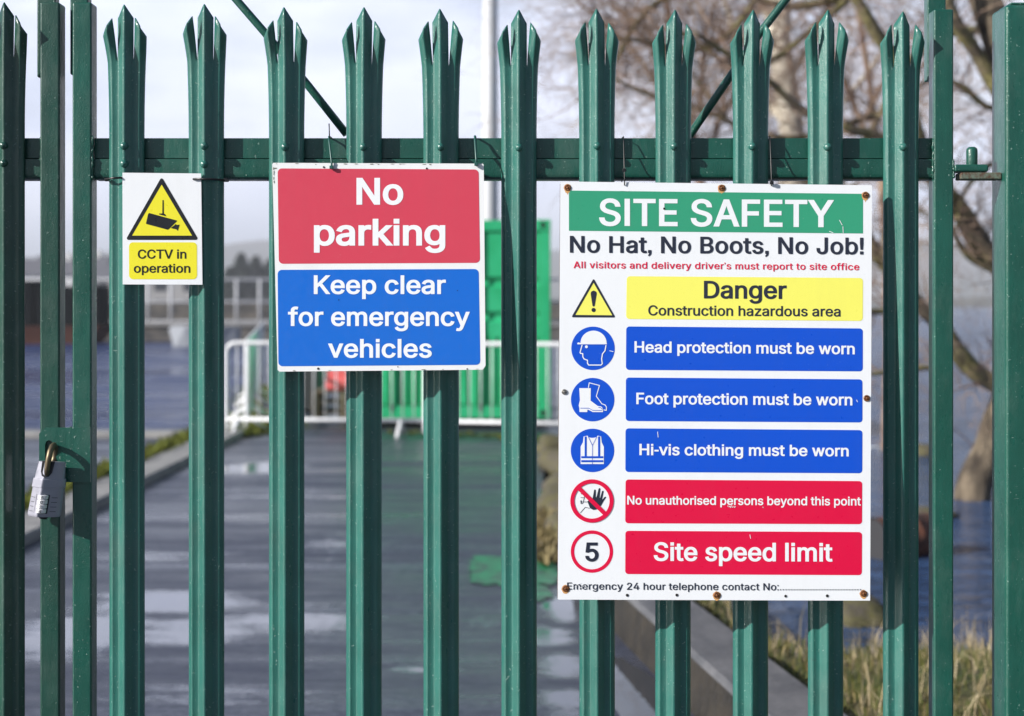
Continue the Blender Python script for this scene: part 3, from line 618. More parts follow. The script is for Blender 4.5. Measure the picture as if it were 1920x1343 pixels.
# boots
z = lambda pts: z2p(pts, 6.717, 1060, 700); mb = MB()
poly2(mb, pl3, .0007, z([(175, 188), (320, 188), (318, 345), (405, 410), (425, 416), (448, 418), (462, 428), (472, 446), (474, 489), (345, 489), (290, 460), (278, 460), (276, 489), (178, 489), (177, 440), (168, 405), (184, 340)]))
stroke(mb, pl3, .0007, z([(291, 180), (301, 121), (430, 154), (390, 290), (460, 385), (500, 400), (518, 425), (516, 468), (484, 462)]), 1.5); mb.build('boot_symbol', WHITE, s3, s3.location)
mb = MB(); stroke(mb, pl3, .0011, z([(190, 440), (295, 440), (345, 468), (458, 468)]), 1.0); stroke(mb, pl3, .0011, z([(418, 430), (445, 434), (466, 452)]), 1.1); mb.build('boot_line', S_BLU2, s3, s3.location)
# vest
mb = MB(); poly2(mb, pl3, .0007, z([(230, 797), (280, 787), (290, 803), (315, 812), (340, 815), (370, 812), (395, 803), (405, 787), (450, 797), (458, 870), (485, 925), (485, 1144), (193, 1144), (193, 922), (222, 870)])); mb.build('vest_symbol', WHITE, s3, s3.location)
mb = MB()
for a, b, c, d in ((243, 797, 268, 1045), (412, 797, 437, 1045), (200, 1045, 477, 1070), (200, 1095, 477, 1120)): poly2(mb, pl3, .0011, z([(a, b), (c, b), (c, d), (a, d)]))
stroke(mb, pl3, .0013, z([(340, 910), (340, 1144)]), .8); stroke(mb, pl3, .0013, z([(288, 800), (340, 910)]), .8); stroke(mb, pl3, .0013, z([(395, 800), (340, 910)]), .8)
mb.build('vest_line', S_BLU2, s3, s3.location)
# no entry hand
z = lambda pts: z2p(pts, 6.717, 1060, 890); mb = MB()
poly2(mb, pl3, .0005, z([(344, 300), (362, 195), (372, 186), (382, 195), (382, 285), (392, 285), (418, 180), (430, 168), (440, 178), (430, 292), (438, 294), (462, 208), (474, 202), (481, 212), (462, 312), (468, 314), (490, 285), (508, 278), (512, 286), (482, 332), (446, 395), (402, 438), (352, 446), (312, 424), (290, 370), (278, 335), (300, 325)]))
for pts in ([(195, 240), (215, 250), (238, 262)], [(195, 290), (243, 294)], [(240, 262), (236, 300), (222, 355), (206, 368), (192, 366)], [(198, 326), (206, 338), (203, 358), (194, 352), (192, 334), (198, 326)], [(228, 344), (290, 347)], [(190, 480), (250, 412), (305, 425)]):
    stroke(mb, pl3, .0005, z(pts), .95)
mb.build('hand_symbol', S_INK, s3, s3.location)
c = z([(335, 333)])[0]; mb = MB(); polyh(mb, pl3, .0010, circ(c[0], c[1], 273/6.717), [circ(c[0], c[1], 222/6.717)])
a, b = z([(172, 172)])[0], z([(498, 494)])[0]; d = (Vector(b) - Vector(a)).normalized(); nn = Vector((-d.y, d.x)) * 3.9
poly2(mb, pl3, .0011, [tuple(Vector(a) + nn), tuple(Vector(b) + nn), tuple(Vector(b) - nn), tuple(Vector(a) - nn)]); mb.build('crimson_ring', S_CRI, s3, s3.location)
# screws with rust weeping, spare holes and scuffs
SCR = Mat('rusty_screw', (0.25, 0.09, 0.03), 0.55, 0.4).world(); SCR.set('Base Color', SCR.mixc(SCR.ramp(SCR.noise(500, 4), .4, .6, 0, 1), (0.32, 0.13, 0.045), (0.10, 0.035, 0.015))); SCR.bump(SCR.noise(900, 3), .6, .0006); SCR = SCR.m
ZINC = Mat('zinc_screw', (0.28, 0.27, 0.25), 0.4, 0.7).m
WEEP = Mat('rust_weep', (0.62, 0.33, 0.12), 0.7).m
def lathe(mb, c, nrm, prof, n=20, m=0):
    nrm = Vector(nrm).normalized(); u = nrm.cross(Vector((0, 0, 1))).normalized(); v = nrm.cross(u); vs = []
    for r, h in prof: vs += [c + (u*math.cos(2*math.pi*j/n) + v*math.sin(2*math.pi*j/n))*r + nrm*h for j in range(n)]
    fs = [(i*n+j, i*n+(j+1) % n, (i+1)*n+(j+1) % n, (i+1)*n+j) for i in range(len(prof)-1) for j in range(n)]
    fs.append(tuple((len(prof)-1)*n + j for j in range(n))); mb.add(vs, fs, m, True)
for i, (x, y, k) in enumerate(((1064, 352, 1), (1353, 352.5, 1), (1622.5, 366, 1), (1625, 747, 1), (1619, 1113, 1), (1344, 1116, 1), (1060.5, 1104, 1), (1058, 735, 0))):
    mb = MB(); c = pl3(x, y, 0); m = SCR if k else ZINC; r = .0062 if k else .0052
    lathe(mb, c, (0, -1, 0), [(r, .0004), (r, .0012), (r*.86, .0022), (r*.62, .0024), (r*.58, .0016), (r*.40, .0016), (r*.34, .0034), (r*.16, .0036)])
    o = mb.build('screw', m, s3, s3.location)
    if not k: tag(o, 'grey unrusted screw')
mb = MB(); gr = random.Random(8)
for (x, y) in ((1064, 352), (1353, 352.5), (1622.5, 366), (1619, 1113), (1344, 1116), (1060.5, 1104)):
    c = [(x + (7.3 + gr.uniform(-.8, 1.0)) * math.cos(a), y + .9 + (7.4 + gr.uniform(-.6, 1.2) + (1.6 if math.sin(a) > .8 else 0)) * math.sin(a)) for a in [i*math.pi/9 for i in range(18)]]
    run_ = gr.uniform(3, 6); c2_ = [(x - 2.6, y + 5), (x + 2.8, y + 5), (x + 1.6, y + 9), (x + .7, y + 8 + run_*.6), (x + .1, y + 8 + run_), (x - .9, y + 8 + run_*.5), (x - 1.8, y + 9)]
    mb = MB(); poly2(mb, pl3, .0004, c)
    if y < 1000: poly2(mb, pl3, .00045, c2_)
    mb.build('rust_stain', WEEP, s3, s3.location)
for x, y, r in ((1176, 1116.3, 2.7), (1269, 1116, 2.7), (1473, 1118, 2.5), (1551, 1117.5, 2.7), (1245.3, 391.5, 2.0)): mb = MB(); poly2(mb, pl3, .0009, circ(x, y, r, 14, r*1.05)); mb.build('fixing_hole', HOLE, s3, s3.location)
mb = MB()
for k in range(11):
    x, y = (1365 + k*1.7, 950 + gr.uniform(-1.3, 1.3)) if k < 9 else (1427 + k*.4, 951.5); poly2(mb, pl3, .0009, circ(x, y, gr.uniform(.6, 1.2), 7))
for k in range(16):
    x, y = 1068 + gr.uniform(5, 34), 1098 + gr.uniform(-5, 5); poly2(mb, pl3, .0010 + k*1e-5, circ(x, y, gr.uniform(.6, 1.6), 6, .7))
for p in (((1406, 1003), (1407.5, 1010)), ((1574, 413), (1579, 422)), ((1580.5, 425), (1581, 437)), ((1555, 434), (1562, 436.5)), ((1606, 750), (1608, 754)), ((1143, 658), (1150, 659.5)), ((1162, 357.5), (1178, 358.4)), ((1233, 810), (1234, 820))):
    stroke(mb, pl3, .0009, p, 1.1)
mb.build('chipped_print', WHITE, s3, s3.location)

# ---- cable ties
def tie(label, pts, head, w=0.0016, group='black cable ties holding the signs', mat=None, hs=.0035):
    o = thing('cable_tie', pts[-1], label, 'cable tie', group); mb = MB(); mb.tube(pts, w, 6); mb.build('strap', mat or BLKPL, o, o.location)
    h = MB(); c = Vector(head); h.box(c - Vector((hs, .0025, hs*.9)), c + Vector((hs, .0025, hs*.9))); h.build('head', mat or BLKPL, o, o.location, bevel=.0008)
    return o
def tieloop(x0, x1, ytop, ybot, pl, lab, mat, hl, w=0.0016, stick=None):
    zt, xt = Z(ytop), X(x0); b = pl(x1, ybot, 0.0022); f = Vector((xt, -0.002, zt + .001))
    pts = [Vector((xt, .052, zt - .02)), Vector((xt, .053, zt + .0016)), Vector((xt, .03, zt + .003)), f, Vector((xt + (b.x-xt)*.12, -.006, zt - .008)), b + Vector((0, -.001, .012)), b, b + Vector((0, .006, -.0005)), Vector((xt, .045, zt - .085)), Vector((xt, .052, zt - .02))]
    hd = f.lerp(b, hl); hd.y = f.y + (b.y - f.y)*hl - .004
    return tie(lab, pts, hd, w, 'black cable ties holding the signs', mat)
TIEG = Mat('painted_cable_tie', (0.02, 0.09, 0.08), 0.4).m
o = tieloop(617, 622, 258, 316, pl2, 'green painted cable tie with an upright tail above the No parking sign', TIEG, .97, .0021)
mb = MB(); mb.tube([P(618, 262, -.004), P(617, 232, -.002)], .0012, 6); mb.build('tail', BLKPL, o, o.location)
tieloop(890.5, 893, 257, 310, pl2, 'short thick painted cable tie at the right corner of the No parking sign', TIEG, .97, .0024)
tieloop(1169, 1171, 258, 347, pl3, 'thin black cable tie near the upper left corner of the Site Safety board', BLKPL, .70, .0012)
tieloop(1443.5, 1446.5, 258, 348, pl3, 'thin black cable tie hanging above the letters FET of the Site Safety board', BLKPL, .95, .0012)
def side_tie(x0, x1, y0, y1, lab, hx):
    z0, z1 = Z(y0), Z(y1)
    pts = [(X(x1), -.0262, z1), (X((x0+x1)/2), -.0255, (z0+z1)/2 + .0006), (X(x0), -.012, z0), (X(x0) + .001, .006, z0), (X((x0+x1)/2), .008, z0), (X(x1) - .002, .004, z1), (X(x1), -.0255, z1)]
    tie(lab, pts, (X(hx), -.012, z0), .0021, hs=.0036)
side_tie(201, 233, 338, 335.5, 'black cable tie round the pale at the left edge of the CCTV sign', 203)
side_tie(426, 368, 339, 338, 'black cable tie round the pale at the right edge of the CCTV sign', 425)

# ---- combination padlock
LOCKM = Mat('grey_cast_body', (0.33, 0.33, 0.39), 0.30, 0.35).world(); LOCKM.bump(LOCKM.noise(700, 3), .25, .0005); LOCKM.set('Roughness', LOCKM.ramp(LOCKM.noise(90, 4), .3, .7, .28, .5)); LOCKM = LOCKM.m
CHR = Mat('bright_wheel', (0.85, 0.85, 0.88), 0.25, 0.4).m; BRASS = Mat('worn_brass_shackle', (0.17, 0.135, 0.085), 0.45, 0.7).m; LDARK = Mat('dark_recess', (0.015, 0.015, 0.02), 0.6).m
LC = P(87, 868, -.034)
pk = thing('padlock', LC, 'grey combination padlock hanging tilted in the lock plate slot', 'padlock')
tl = R(9.0); ux = Vector((math.cos(tl), 0, math.sin(tl)*-1 + 0)); ux = Vector((math.cos(tl*.35), 0, -math.sin(tl*.35))); dn = Vector((-math.sin(tl), 0, -math.cos(tl)))
tp = P(98, 868, -.034)
def L(u, v, w):                                  # u across mm, v down mm, w forward mm
    return tp + ux*(u*1.12/1000 - .001) + dn*(v/1000) + Vector((0, -w/1000, 0))
sec = [(-26, -12), (-26, -2), (-24.5, 3), (-9, 14.2), (-6, 15), (-3, 13.8), (17, 3), (22, -1), (25, -6), (25, -12)]
def loft(rows, name, mat, k=1.0):
    mb = MB(); vs = []; n = len(sec)
    for v, s in rows: vs += [L(u*s, v, w*s) for u, w in sec]
    fs = [(i*n+j, i*n+(j+1) % n, (i+1)*n+(j+1) % n, (i+1)*n+j) for i in range(len(rows)-1) for j in range(n)]
    fs += [tuple(range(n)), tuple((len(rows)-1)*n + j for j in range(n))][::1]
    mb.add(vs, fs); return mb.build(name, mat, pk, LC, bevel=.0009, fixn=True)
loft([(-2, .86), (30, .97), (31, .985), (98, 1.06), (103, 1.0)], 'body', LOCKM); loft([(30, 1.05), (47, 1.08)], 'collar', LOCKM)
def wf(u): # front surface height
    for (a, wa), (b, wb) in zip(sec[1:-1], sec[2:]):
        if a <= u <= b: return wa + (wb - wa) * (u - a) / max(b - a, 1e-6)
    return 0
mb = MB(); U = [(-14, -4), (-13.5, 16), (-10, 24), (-4, 27), (2, 25), (6, 18), (8, -4)]; vs = [L(u*.95, v, wf(u*.95) + 1.1) for u, v in U]; mb.add(vs + [L(-3, 5, 12)], [tuple(range(len(U)))[::-1]]); mb.build('shackle_recess', LDARK, pk, LC)
mb = MB(); mb.tube([L(-3, 22, 9), L(-3, 8, 13), L(-3, -8, 14), L(-3, -22, 11), L(-3, -31, 2), L(-3, -33, -8), L(-3, -28, -20), L(-3, -10, -26), L(-3, 4, -20), L(-3, 10, -8)], .0054, 14); mb.build('shackle', BRASS, pk, LC)
mb = MB(); vs = [L(-14, 59, wf(-14)+.6), L(-6, 59, 14.9), L(8, 60, wf(8)+1.0), L(8, 96, wf(8)+1.6), L(-6, 96, 15.9), L(-14, 95, wf(-14)+1.3)]; mb.add(vs, [(0, 1, 4, 5), (1, 2, 3, 4)]); mb.build('dial_window', LDARK, pk, LC)
dg = ['5', '0', '1', '4']
for k in range(4):
    v0 = 60.5 + k*8.8; mb = MB(); n = 24; vs = []
    prof = [(8.2, v0), (9.3, v0 + .9), (9.3, v0 + 7.2), (8.2, v0 + 8.1)]
    for r, v in prof: vs += [L(-3.2 + r*math.cos(2*math.pi*j/n), v, 8.4 + r*math.sin(2*math.pi*j/n)) for j in range(n)]
    mb.add(vs, [(i*n+j, i*n+(j+1) % n, (i+1)*n+(j+1) % n, (i+1)*n+j) for i in range(3) for j in range(n)] + [tuple(range(n)), tuple(3*n + j for j in range(n))], 0, False)
    o = mb.build('number_wheel', CHR, pk, LC, fixn=True)
    mb = MB(); a, (vv, ff) = glyph(dg[k], 10, 8)
    mb.add([L(-3.2 + 9.75*math.sin((v[0]-226)/509*6.0/9.75 + .1), v0 + 7.0 - v[1]/509*5.8, 8.4 + 9.75*math.cos((v[0]-226)/509*6.0/9.75 + .1)) for v in vv], ff); mb.build('digit', LDARK, o, LC)
mb = MB()
for k in range(4):
    v0 = 65 + k*8.8
    for u0, u1 in ((-24, -16.5), (11, 20)): mb.add([L(u0, v0, wf(u0)+1.5), L(u1, v0 + .3, wf(u1)+1.5), L(u1, v0 + 1.2, wf(u1)+1.5), L(u0, v0 + .8, wf(u0)+1.5)], [(0, 1, 2, 3)])
mb.build('engraved_line', LDARK, pk, LC)
mb = MB(); mb.tube([L(0, 102, -1), L(0, 107, -1)], [.009, .007], 16); mb.build('base_cap', LDARK, pk, LC)
# ------------------------------------------------------------------ ground, water, shore
rb = random.Random(21)
WZ = -0.25
from mathutils import noise as mnoise
def struct(o): o['kind'] = 'structure'; return o
ASPH = Mat('wet_asphalt', (0.05, 0.05, 0.055), 0.4).world()
g1 = ASPH.noise(0.55, 5, .62, (0.45, 1.5, 1), 0.4); g2 = ASPH.noise(210, 3, .7); g3 = ASPH.noise(14, 5, .7); g4 = ASPH.noise(1.9, 6, .7, (0.32, 2.6, 1))
# standing water: hollows at known spots, ragged by the surface noise
PUDS = [(20, 270, 1148, 1228, 1.0), (160, 470, 1108, 1150, .9), (240, 470, 1160, 1212, .8), (395, 570, 866, 894, .8), (330, 700, 915, 942, .45), (180, 420, 1025, 1062, .4), (560, 740, 995, 1040, .45),
        (420, 700, 1135, 1185, .7), (860, 960, 1150, 1180, .4), (720, 860, 1246, 1262, .8), (1020, 1095, 1112, 1164, 1.0), (960, 1075, 1175, 1215, .9), (1010, 1100, 1225, 1270, .75), (150, 560, 1285, 1330, .5), (1010, 1120, 1290, 1343, .8), (40, 330, 960, 985, .3)]
pm = None; sx = ASPH.t.nodes.new('ShaderNodeSeparateXYZ'); ASPH.t.links.new(ASPH.co, sx.inputs[0])
for a_, b_, c_, d_, k_ in PUDS:
    pa = G0(a_, (c_+d_)/2); pb = G0(b_, (c_+d_)/2); y0_ = G0(960, d_).y; y1_ = G0(960, c_).y
    ux_ = ASPH.math('MULTIPLY', ASPH.math('SUBTRACT', sx.outputs[0], (pa.x+pb.x)/2), 2/(pb.x-pa.x)); uy_ = ASPH.math('MULTIPLY', ASPH.math('SUBTRACT', sx.outputs[1], (y0_+y1_)/2), 2/(y1_-y0_))
    r2_ = ASPH.math('ADD', ASPH.math('MULTIPLY', ux_, ux_), ASPH.math('MULTIPLY', uy_, uy_)); v_ = ASPH.math('MULTIPLY', ASPH.math('SUBTRACT', 1.0, ASPH.math('MULTIPLY', r2_, .5)), k_)
    pm = v_ if pm is None else ASPH.math('MAXIMUM', pm, v_)
pm = ASPH.math('MAXIMUM', pm, -0.4)
rag = ASPH.math('ADD', ASPH.math('MULTIPLY', g4, .75), ASPH.math('MULTIPLY', g3, .25))
g6 = ASPH.noise(36, 5, .75, (.6, 1.2, 1)); band = ASPH.noise(1.15, 5, .6, (.16, 2.2, 1), .3)
pool = ASPH.math('ADD', ASPH.math('ADD', ASPH.math('MULTIPLY', pm, .42), rag), ASPH.math('MULTIPLY', ASPH.math('SUBTRACT', g6, .5), .42))
pmask = ASPH.math('MAXIMUM', ASPH.ramp(pool, .60, .80, 0, 1), ASPH.math('MULTIPLY', ASPH.ramp(ASPH.math('ADD', band, ASPH.math('MULTIPLY', ASPH.math('SUBTRACT', g6, .5), .5)), .52, .72, 0, 1), .55))
g5 = ASPH.noise(5, 6, .7, (.6, 1.6, 1)); wet = ASPH.ramp(ASPH.math('ADD', ASPH.math('ADD', ASPH.math('MULTIPLY', g1, .45), ASPH.math('MULTIPLY', g4, .3)), ASPH.math('MULTIPLY', g5, .25)), .42, .56, 0, 1)
col = ASPH.mixc(ASPH.ramp(g3, .3, .7, 0, 1), (0.014, 0.018, 0.036), (0.042, 0.048, 0.085))
col = ASPH.mixc(ASPH.ramp(g6, .40, .62, 0, .75), col, (0.085, 0.093, 0.13)); col = ASPH.mixc(ASPH.ramp(g2, .45, .7, 0, .6), col, (0.10, 0.11, 0.16))
col = ASPH.mixc(wet, col, ASPH.mixc(0.45, col, (0.02, 0.021, 0.027)))
ASPH.set('Base Color', col)
ASPH.set('Roughness', ASPH.mixc(pmask, ASPH.mixc(wet, 0.55, 0.29), .035))
ASPH.set('IOR', ASPH.mixc(pmask, ASPH.mixc(wet, 1.4, 1.7), 2.4))
bn_ = ASPH.t.nodes.new('ShaderNodeBump'); bn_.inputs['Distance'].default_value = .0035
ASPH.t.links.new(g2, bn_.inputs['Height']); ASPH.t.links.new(ASPH.mixc(pmask, .42, .01), bn_.inputs['Strength'])
b2_ = ASPH.t.nodes.new('ShaderNodeBump'); b2_.inputs['Distance'].default_value = .006; ASPH.t.links.new(bn_.outputs[0], b2_.inputs['Normal'])
ASPH.t.links.new(ASPH.math('ADD', g3, ASPH.math('MULTIPLY', g6, .6)), b2_.inputs['Height']); ASPH.t.links.new(ASPH.mixc(pmask, .4, .02), b2_.inputs['Strength']); ASPH.t.links.new(b2_.outputs[0], ASPH.b.inputs['Normal'])
ASPH = ASPH.m
def wall_x(y):                                    # right edge of the tarmac
    pts = [(-12, 3.3), (-1, 1.55), (1.0, 0.98), (2.4, 0.76), (3.96, 0.545), (5.6, 0.33), (7.0, 0.22), (9.0, 0.20), (13, 0.32), (14.6, 0.42), (15.3, 3.0), (60, 9.0)]
    for (a, xa), (b, xb) in zip(pts, pts[1:]):
        if a <= y <= b: return xa + (xb - xa) * (y - a) / (b - a)
    return pts[-1][1]
def left_x(y):
    pts = [(-12, -40), (15.35, -40), (15.45, -3.42), (17, -3.6), (47, -8.2), (60, -9.5)]
    for (a, xa), (b, xb) in zip(pts, pts[1:]):
        if a <= y <= b: return xa + (xb - xa) * (y - a) / (b - a)
    return pts[-1][1]
mb = MB(); ys = [-12, -8, -4, -1, 0, 1, 1.7, 2.4, 3.2, 3.96, 4.8, 5.6, 6.3, 7, 8, 9, 10, 11, 12, 13, 13.8, 14.6, 15.3, 15.35, 15.45, 17, 20, 25, 32, 40, 47, 60]
vs = []
for y in ys: vs += [(left_x(y), y, 0), (wall_x(y) + .02, y, 0)]
vs2 = [(x, y, -1.6) for x, y, z in vs]; n = len(vs)
fs = [(2*i, 2*i+1, 2*i+3, 2*i+2) for i in range(len(ys)-1)]
mb.add(vs + vs2, fs + [(2*i, 2*i+2, n+2*i+2, n+2*i) for i in range(len(ys)-1)] + [(2*i+1, n+2*i+1, n+2*i+3, 2*i+3) for i in range(len(ys)-1)] + [(n-2, n-1, 2*n-1, 2*n-2), (0, n, n+1, 1)])
struct(mb.build('road', ASPH))
WAT = Mat('lake_water', (0.045, 0.090, 0.20), 0.10).world(); WAT.b.inputs['IOR'].default_value = 1.33
w1 = WAT.noise(1.0, 6, .62, (0.9, 3.2, 1), .6); w2 = WAT.noise(0.22, 3, .5, (0.8, 2.6, 1)); w3 = WAT.noise(9, 3, .6, (1, 2.2, 1))
WAT.bump(WAT.noise(.06, 4, .6, (.8, 2, 1)), .8, 2.2); WAT.bump(w2, .9, .7); WAT.bump(w1, 1.0, .44); WAT.bump(WAT.noise(3.2, 4, .6, (1, 2.6, 1)), .8, .06); WAT.bump(w3, .6, .035); WAT = WAT.m
HARB = Mat('harbour_water', (0.022, 0.040, 0.125), 0.2).world(); HARB.b.inputs['IOR'].default_value = 1.33
w1 = HARB.noise(1.1, 5, .6, (0.8, 2.6, 1), .5); w2 = HARB.noise(0.25, 3, .5, (0.6, 2, 1)); HARB.bump(w2, .8, .9); HARB.bump(w1, .9, .38); HARB.set('Roughness', HARB.ramp(HARB.noise(.16, 4, .6, (.5, 1.3, 1), .5), .4, .6, .06, .38)); HARB = HARB.m
# one water sheet, finer near
mb = MB(); xs = [-4000, -800, -120, -30, -6, 0, 6, 30, 120, 800, 4000]; yw = [-60, -5, 3, 8, 15, 30, 70, 160, 400, 1200, 4500]
mb.add([(x, y, WZ) for y in yw for x in xs], [(j*11+i, j*11+i+1, (j+1)*11+i+1, (j+1)*11+i) for j in range(10) for i in range(10) if xs[i] >= 0])
struct(mb.build('lake', WAT))
mb = MB(); mb.add([(x, y, WZ) for y in yw for x in xs], [(j*11+i, j*11+i+1, (j+1)*11+i+1, (j+1)*11+i) for j in range(10) for i in range(10) if xs[i] < 0])
struct(mb.build('harbour_water', HARB))
BED = Mat('lake_bed', (0.05, 0.045, 0.035), 0.9).m
mb = MB(); mb.box((-5000, -200, -3.5), (5000, 6000, -1.62)); struct(mb.build('ground', BED))

# far hills
HILL = Mat('moor_hill', (0.08, 0.075, 0.05), 0.95).world(); HILL.set('Base Color', HILL.mixc(HILL.ramp(HILL.noise(.006, 5, .6), .35, .65, 0, 1), (0.05, 0.06, 0.035), (0.13, 0.09, 0.065))); HILL = HILL.m
def hill(prof, y0, depth, name='hills'):
    mb = MB(); vs = []; m = 9; n = len(prof)
    for k in range(m):
        t = k / (m-1)
        for px, h in prof:
            y = y0 + depth * t; z = WZ + h * math.sin(math.pi/2*min(1, t*1.25)) * (1 + .12*mnoise.noise((px*.01, t*3, 0)))
            vs.append(((px - 960) * (y0 + depth*.55) / F, y, z))
    mb.add(vs, [(k*n+i, k*n+i+1, (k+1)*n+i+1, (k+1)*n+i) for k in range(m-1) for i in range(n-1)], 0, True)
    struct(mb.build(name, HILL))
import bisect
def prof_of(pts, y, step=18):
    out = []; x = pts[0][0]
    while x <= pts[-1][0]:
        i = max(0, min(len(pts)-2, bisect.bisect([p[0] for p in pts], x) - 1)); (a, ya), (b, yb) = pts[i], pts[i+1]
        py = ya + (yb-ya)*(x-a)/(b-a) + 3*mnoise.noise((x*.02, y*.01, 1)); out.append((x, max(0.3, (HZ - py) * y / F + EYE - WZ))); x += step
    return out
hill(prof_of([(-900, 470), (0, 478), (180, 468), (350, 452), (500, 447), (700, 440), (900, 448), (1100, 470), (1300, 478), (1500, 462), (1640, 450), (1760, 446), (1900, 452), (2200, 440), (3200, 420)], 2400), 1900, 900)
hill(prof_of([(-900, 520), (60, 512), (200, 520), (420, 522), (560, 516), (700, 535), (900, 545), (1040, 560), (1200, 566), (1600, 562), (1900, 556), (2200, 550), (3200, 540)], 900), 760, 260)

# kerb and quay edge on the left
CONC = Mat('worn_concrete', (0.30, 0.29, 0.28), 0.7).world(); CONC.set('Base Color', CONC.mixc(CONC.ramp(CONC.noise(6, 6, .65), .35, .7, 0, 1), (0.20, 0.195, 0.20), (0.36, 0.35, 0.34))); CONC.bump(CONC.noise(60, 4), .4, .004); CONCM = CONC.m
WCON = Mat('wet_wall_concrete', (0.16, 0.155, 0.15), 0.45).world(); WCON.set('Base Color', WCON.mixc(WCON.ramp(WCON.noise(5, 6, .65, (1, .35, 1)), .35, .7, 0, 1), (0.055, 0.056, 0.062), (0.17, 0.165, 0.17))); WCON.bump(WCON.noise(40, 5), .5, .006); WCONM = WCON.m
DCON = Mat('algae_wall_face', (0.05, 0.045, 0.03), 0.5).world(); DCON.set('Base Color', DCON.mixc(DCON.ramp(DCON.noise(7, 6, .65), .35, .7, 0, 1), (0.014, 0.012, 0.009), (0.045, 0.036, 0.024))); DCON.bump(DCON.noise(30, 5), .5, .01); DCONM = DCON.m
MOSS = Mat('kerb_moss', (0.12, 0.15, 0.02), 0.95).world(); MOSS.set('Base Color', MOSS.mixc(MOSS.ramp(MOSS.noise(25, 5, .65), .35, .7, 0, 1), (0.075, 0.105, 0.012), (0.24, 0.25, 0.03))); MOSS.bump(MOSS.noise(80, 5), .9, .02); MOSSM = MOSS.m
kt_ = thing('kerb', (-3.3, 4, 0), 'pale raised concrete kerb running away along the left side of the wet tarmac', 'kerb')
for k in range(13):
    y0 = -9 + k*1.85; xa = -3.42 - .002*k; mb = MB(); mb.box((xa, y0 + .006, -.1), (xa + .36, y0 + 1.844, .075)); mb.build('kerbstone', CONCM, kt_, kt_.location, bevel=.02)
ke = thing('kerb', (-10, 15.3, 0), 'low pale concrete edging along the harbour water, far left', 'kerb')
for k in range(7):
    x0 = -3.1 - (k+1)*2.2; mb = MB(); mb.box((x0 + .005, 14.9, -.1), (x0 + 2.195, 15.34, .06)); mb.build('kerbstone', CONCM, ke, ke.location, bevel=.02)
def clump_strip(name, pts, w, h, mat, cnt, seed):
    r = random.Random(seed); mb = MB()
    for k in range(cnt):
        t = r.random() * (len(pts) - 1); i = int(t); f = t - i; p = Vector(pts[i]).lerp(Vector(pts[min(i+1, len(pts)-1)]), f)
        c = p + Vector((r.gauss(0, w), r.gauss(0, w), 0)); s = r.uniform(.5, 1.3) * h
        for q in range(5):
            a = r.uniform(0, 6.28); b = r.uniform(.3, 1.1); l = s * r.uniform(.6, 1.4); d = Vector((math.cos(a)*math.cos(b), math.sin(a)*math.cos(b), math.sin(b))) * l
            sd_ = Vector((-math.sin(a), math.cos(a), 0)) * l * .16
            mb.add([c - sd_, c + sd_, c + d], [(0, 1, 2)])
    o = mb.build(name, mat); o['kind'] = 'stuff'; return o
clump_strip('moss', [(-3.56, -2, .02), (-3.58, 4, .02), (-3.56, 9, .03), (-3.55, 15, .03)], .05, .11, MOSSM, 3800, 1)
clump_strip('moss', [(-3.15, 15.1, .0), (-3.2, 16.2, .0), (-3.45, 18, .0), (-4.7, 26, 0)], .2, .08, MOSSM, 1300, 2)

# retaining wall at the right of the tarmac
wl = thing('retaining_wall', (.65, 2.5, 0), 'low wet concrete wall with a flat grey top beside the puddle, bottom right', 'wall')
yw_ = [-6.5, -3, -1, 1.0, 2.4, 3.2, 3.96, 4.8, 5.5]
HW = .205
vs = []
for y in yw_:
    x = wall_x(y); e = .012 * mnoise.noise((y*2, 0, 3)); vs += [(x - .03, y, -.05), (x + e, y, HW - .02), (x + .02 + e, y, HW), (x + .26 + e, y, HW + .004), (x + .275, y, HW - .02), (x + .29, y, -.5)]
fs = [(i*6+j, i*6+j+1, (i+1)*6+j+1, (i+1)*6+j) for i in range(len(yw_)-1) for j in range(5)]; n = (len(yw_)-1)*6
mb = MB(); mb.add(vs, fs + [(0, 1, 2, 3, 4, 5)[::-1], (n, n+1, n+2, n+3, n+4, n+5)])
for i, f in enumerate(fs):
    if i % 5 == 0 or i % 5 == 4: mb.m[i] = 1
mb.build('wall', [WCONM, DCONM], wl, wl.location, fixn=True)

# grass bank down to the lake
def bank_z(x, y):
    wx = wall_x(min(y, 14)); u = x - wx - .28
    e = 1 / (1 + math.exp(-(y - 5.6) * 1.2))      # drops to the shore about here
    ztop = .13 - .05 * max(0, min(u, 3)); zl = -.48
    d = max(0, min(1, (y - 3.0 - .12*max(0, min(u, 3)) + .5*mnoise.noise((x*.6, y*.2, 4))) / 2.4)) if u > .25 else max(0, min(1, (u) / .9)) * (1 if y > 6 else 0) * .6
    d = d*d*(3-2*d)
    return ztop*(1-d) + zl*d + .035*mnoise.noise((x*1.7, y*1.7, 0)) + .015*mnoise.noise((x*6, y*6, 2))
SOIL = Mat('turf_soil', (0.07, 0.065, 0.03), 0.95).world(); SOIL.set('Base Color', SOIL.mixc(SOIL.ramp(SOIL.noise(3, 6, .65), .38, .62, 0, 1), (0.06, 0.085, 0.02), (0.17, 0.13, 0.065))); SOIL.bump(SOIL.noise(25, 5), .8, .03); SOILM = SOIL.m
mb = MB(); nx, ny = 60, 90; vs = []
for j in range(ny):
    y = -8 + j * 24.0 / (ny-1)
    for i in range(nx):
        x = wall_x(min(y, 14)) + .20 + (i/(nx-1))**1.5 * 7; vs.append((x, y, bank_z(x, y)))
mb.add(vs, [(j*nx+i, j*nx+i+1, (j+1)*nx+i+1, (j+1)*nx+i) for j in range(ny-1) for i in range(nx-1)], 0, True)
struct(mb.build('grass_bank', SOILM))
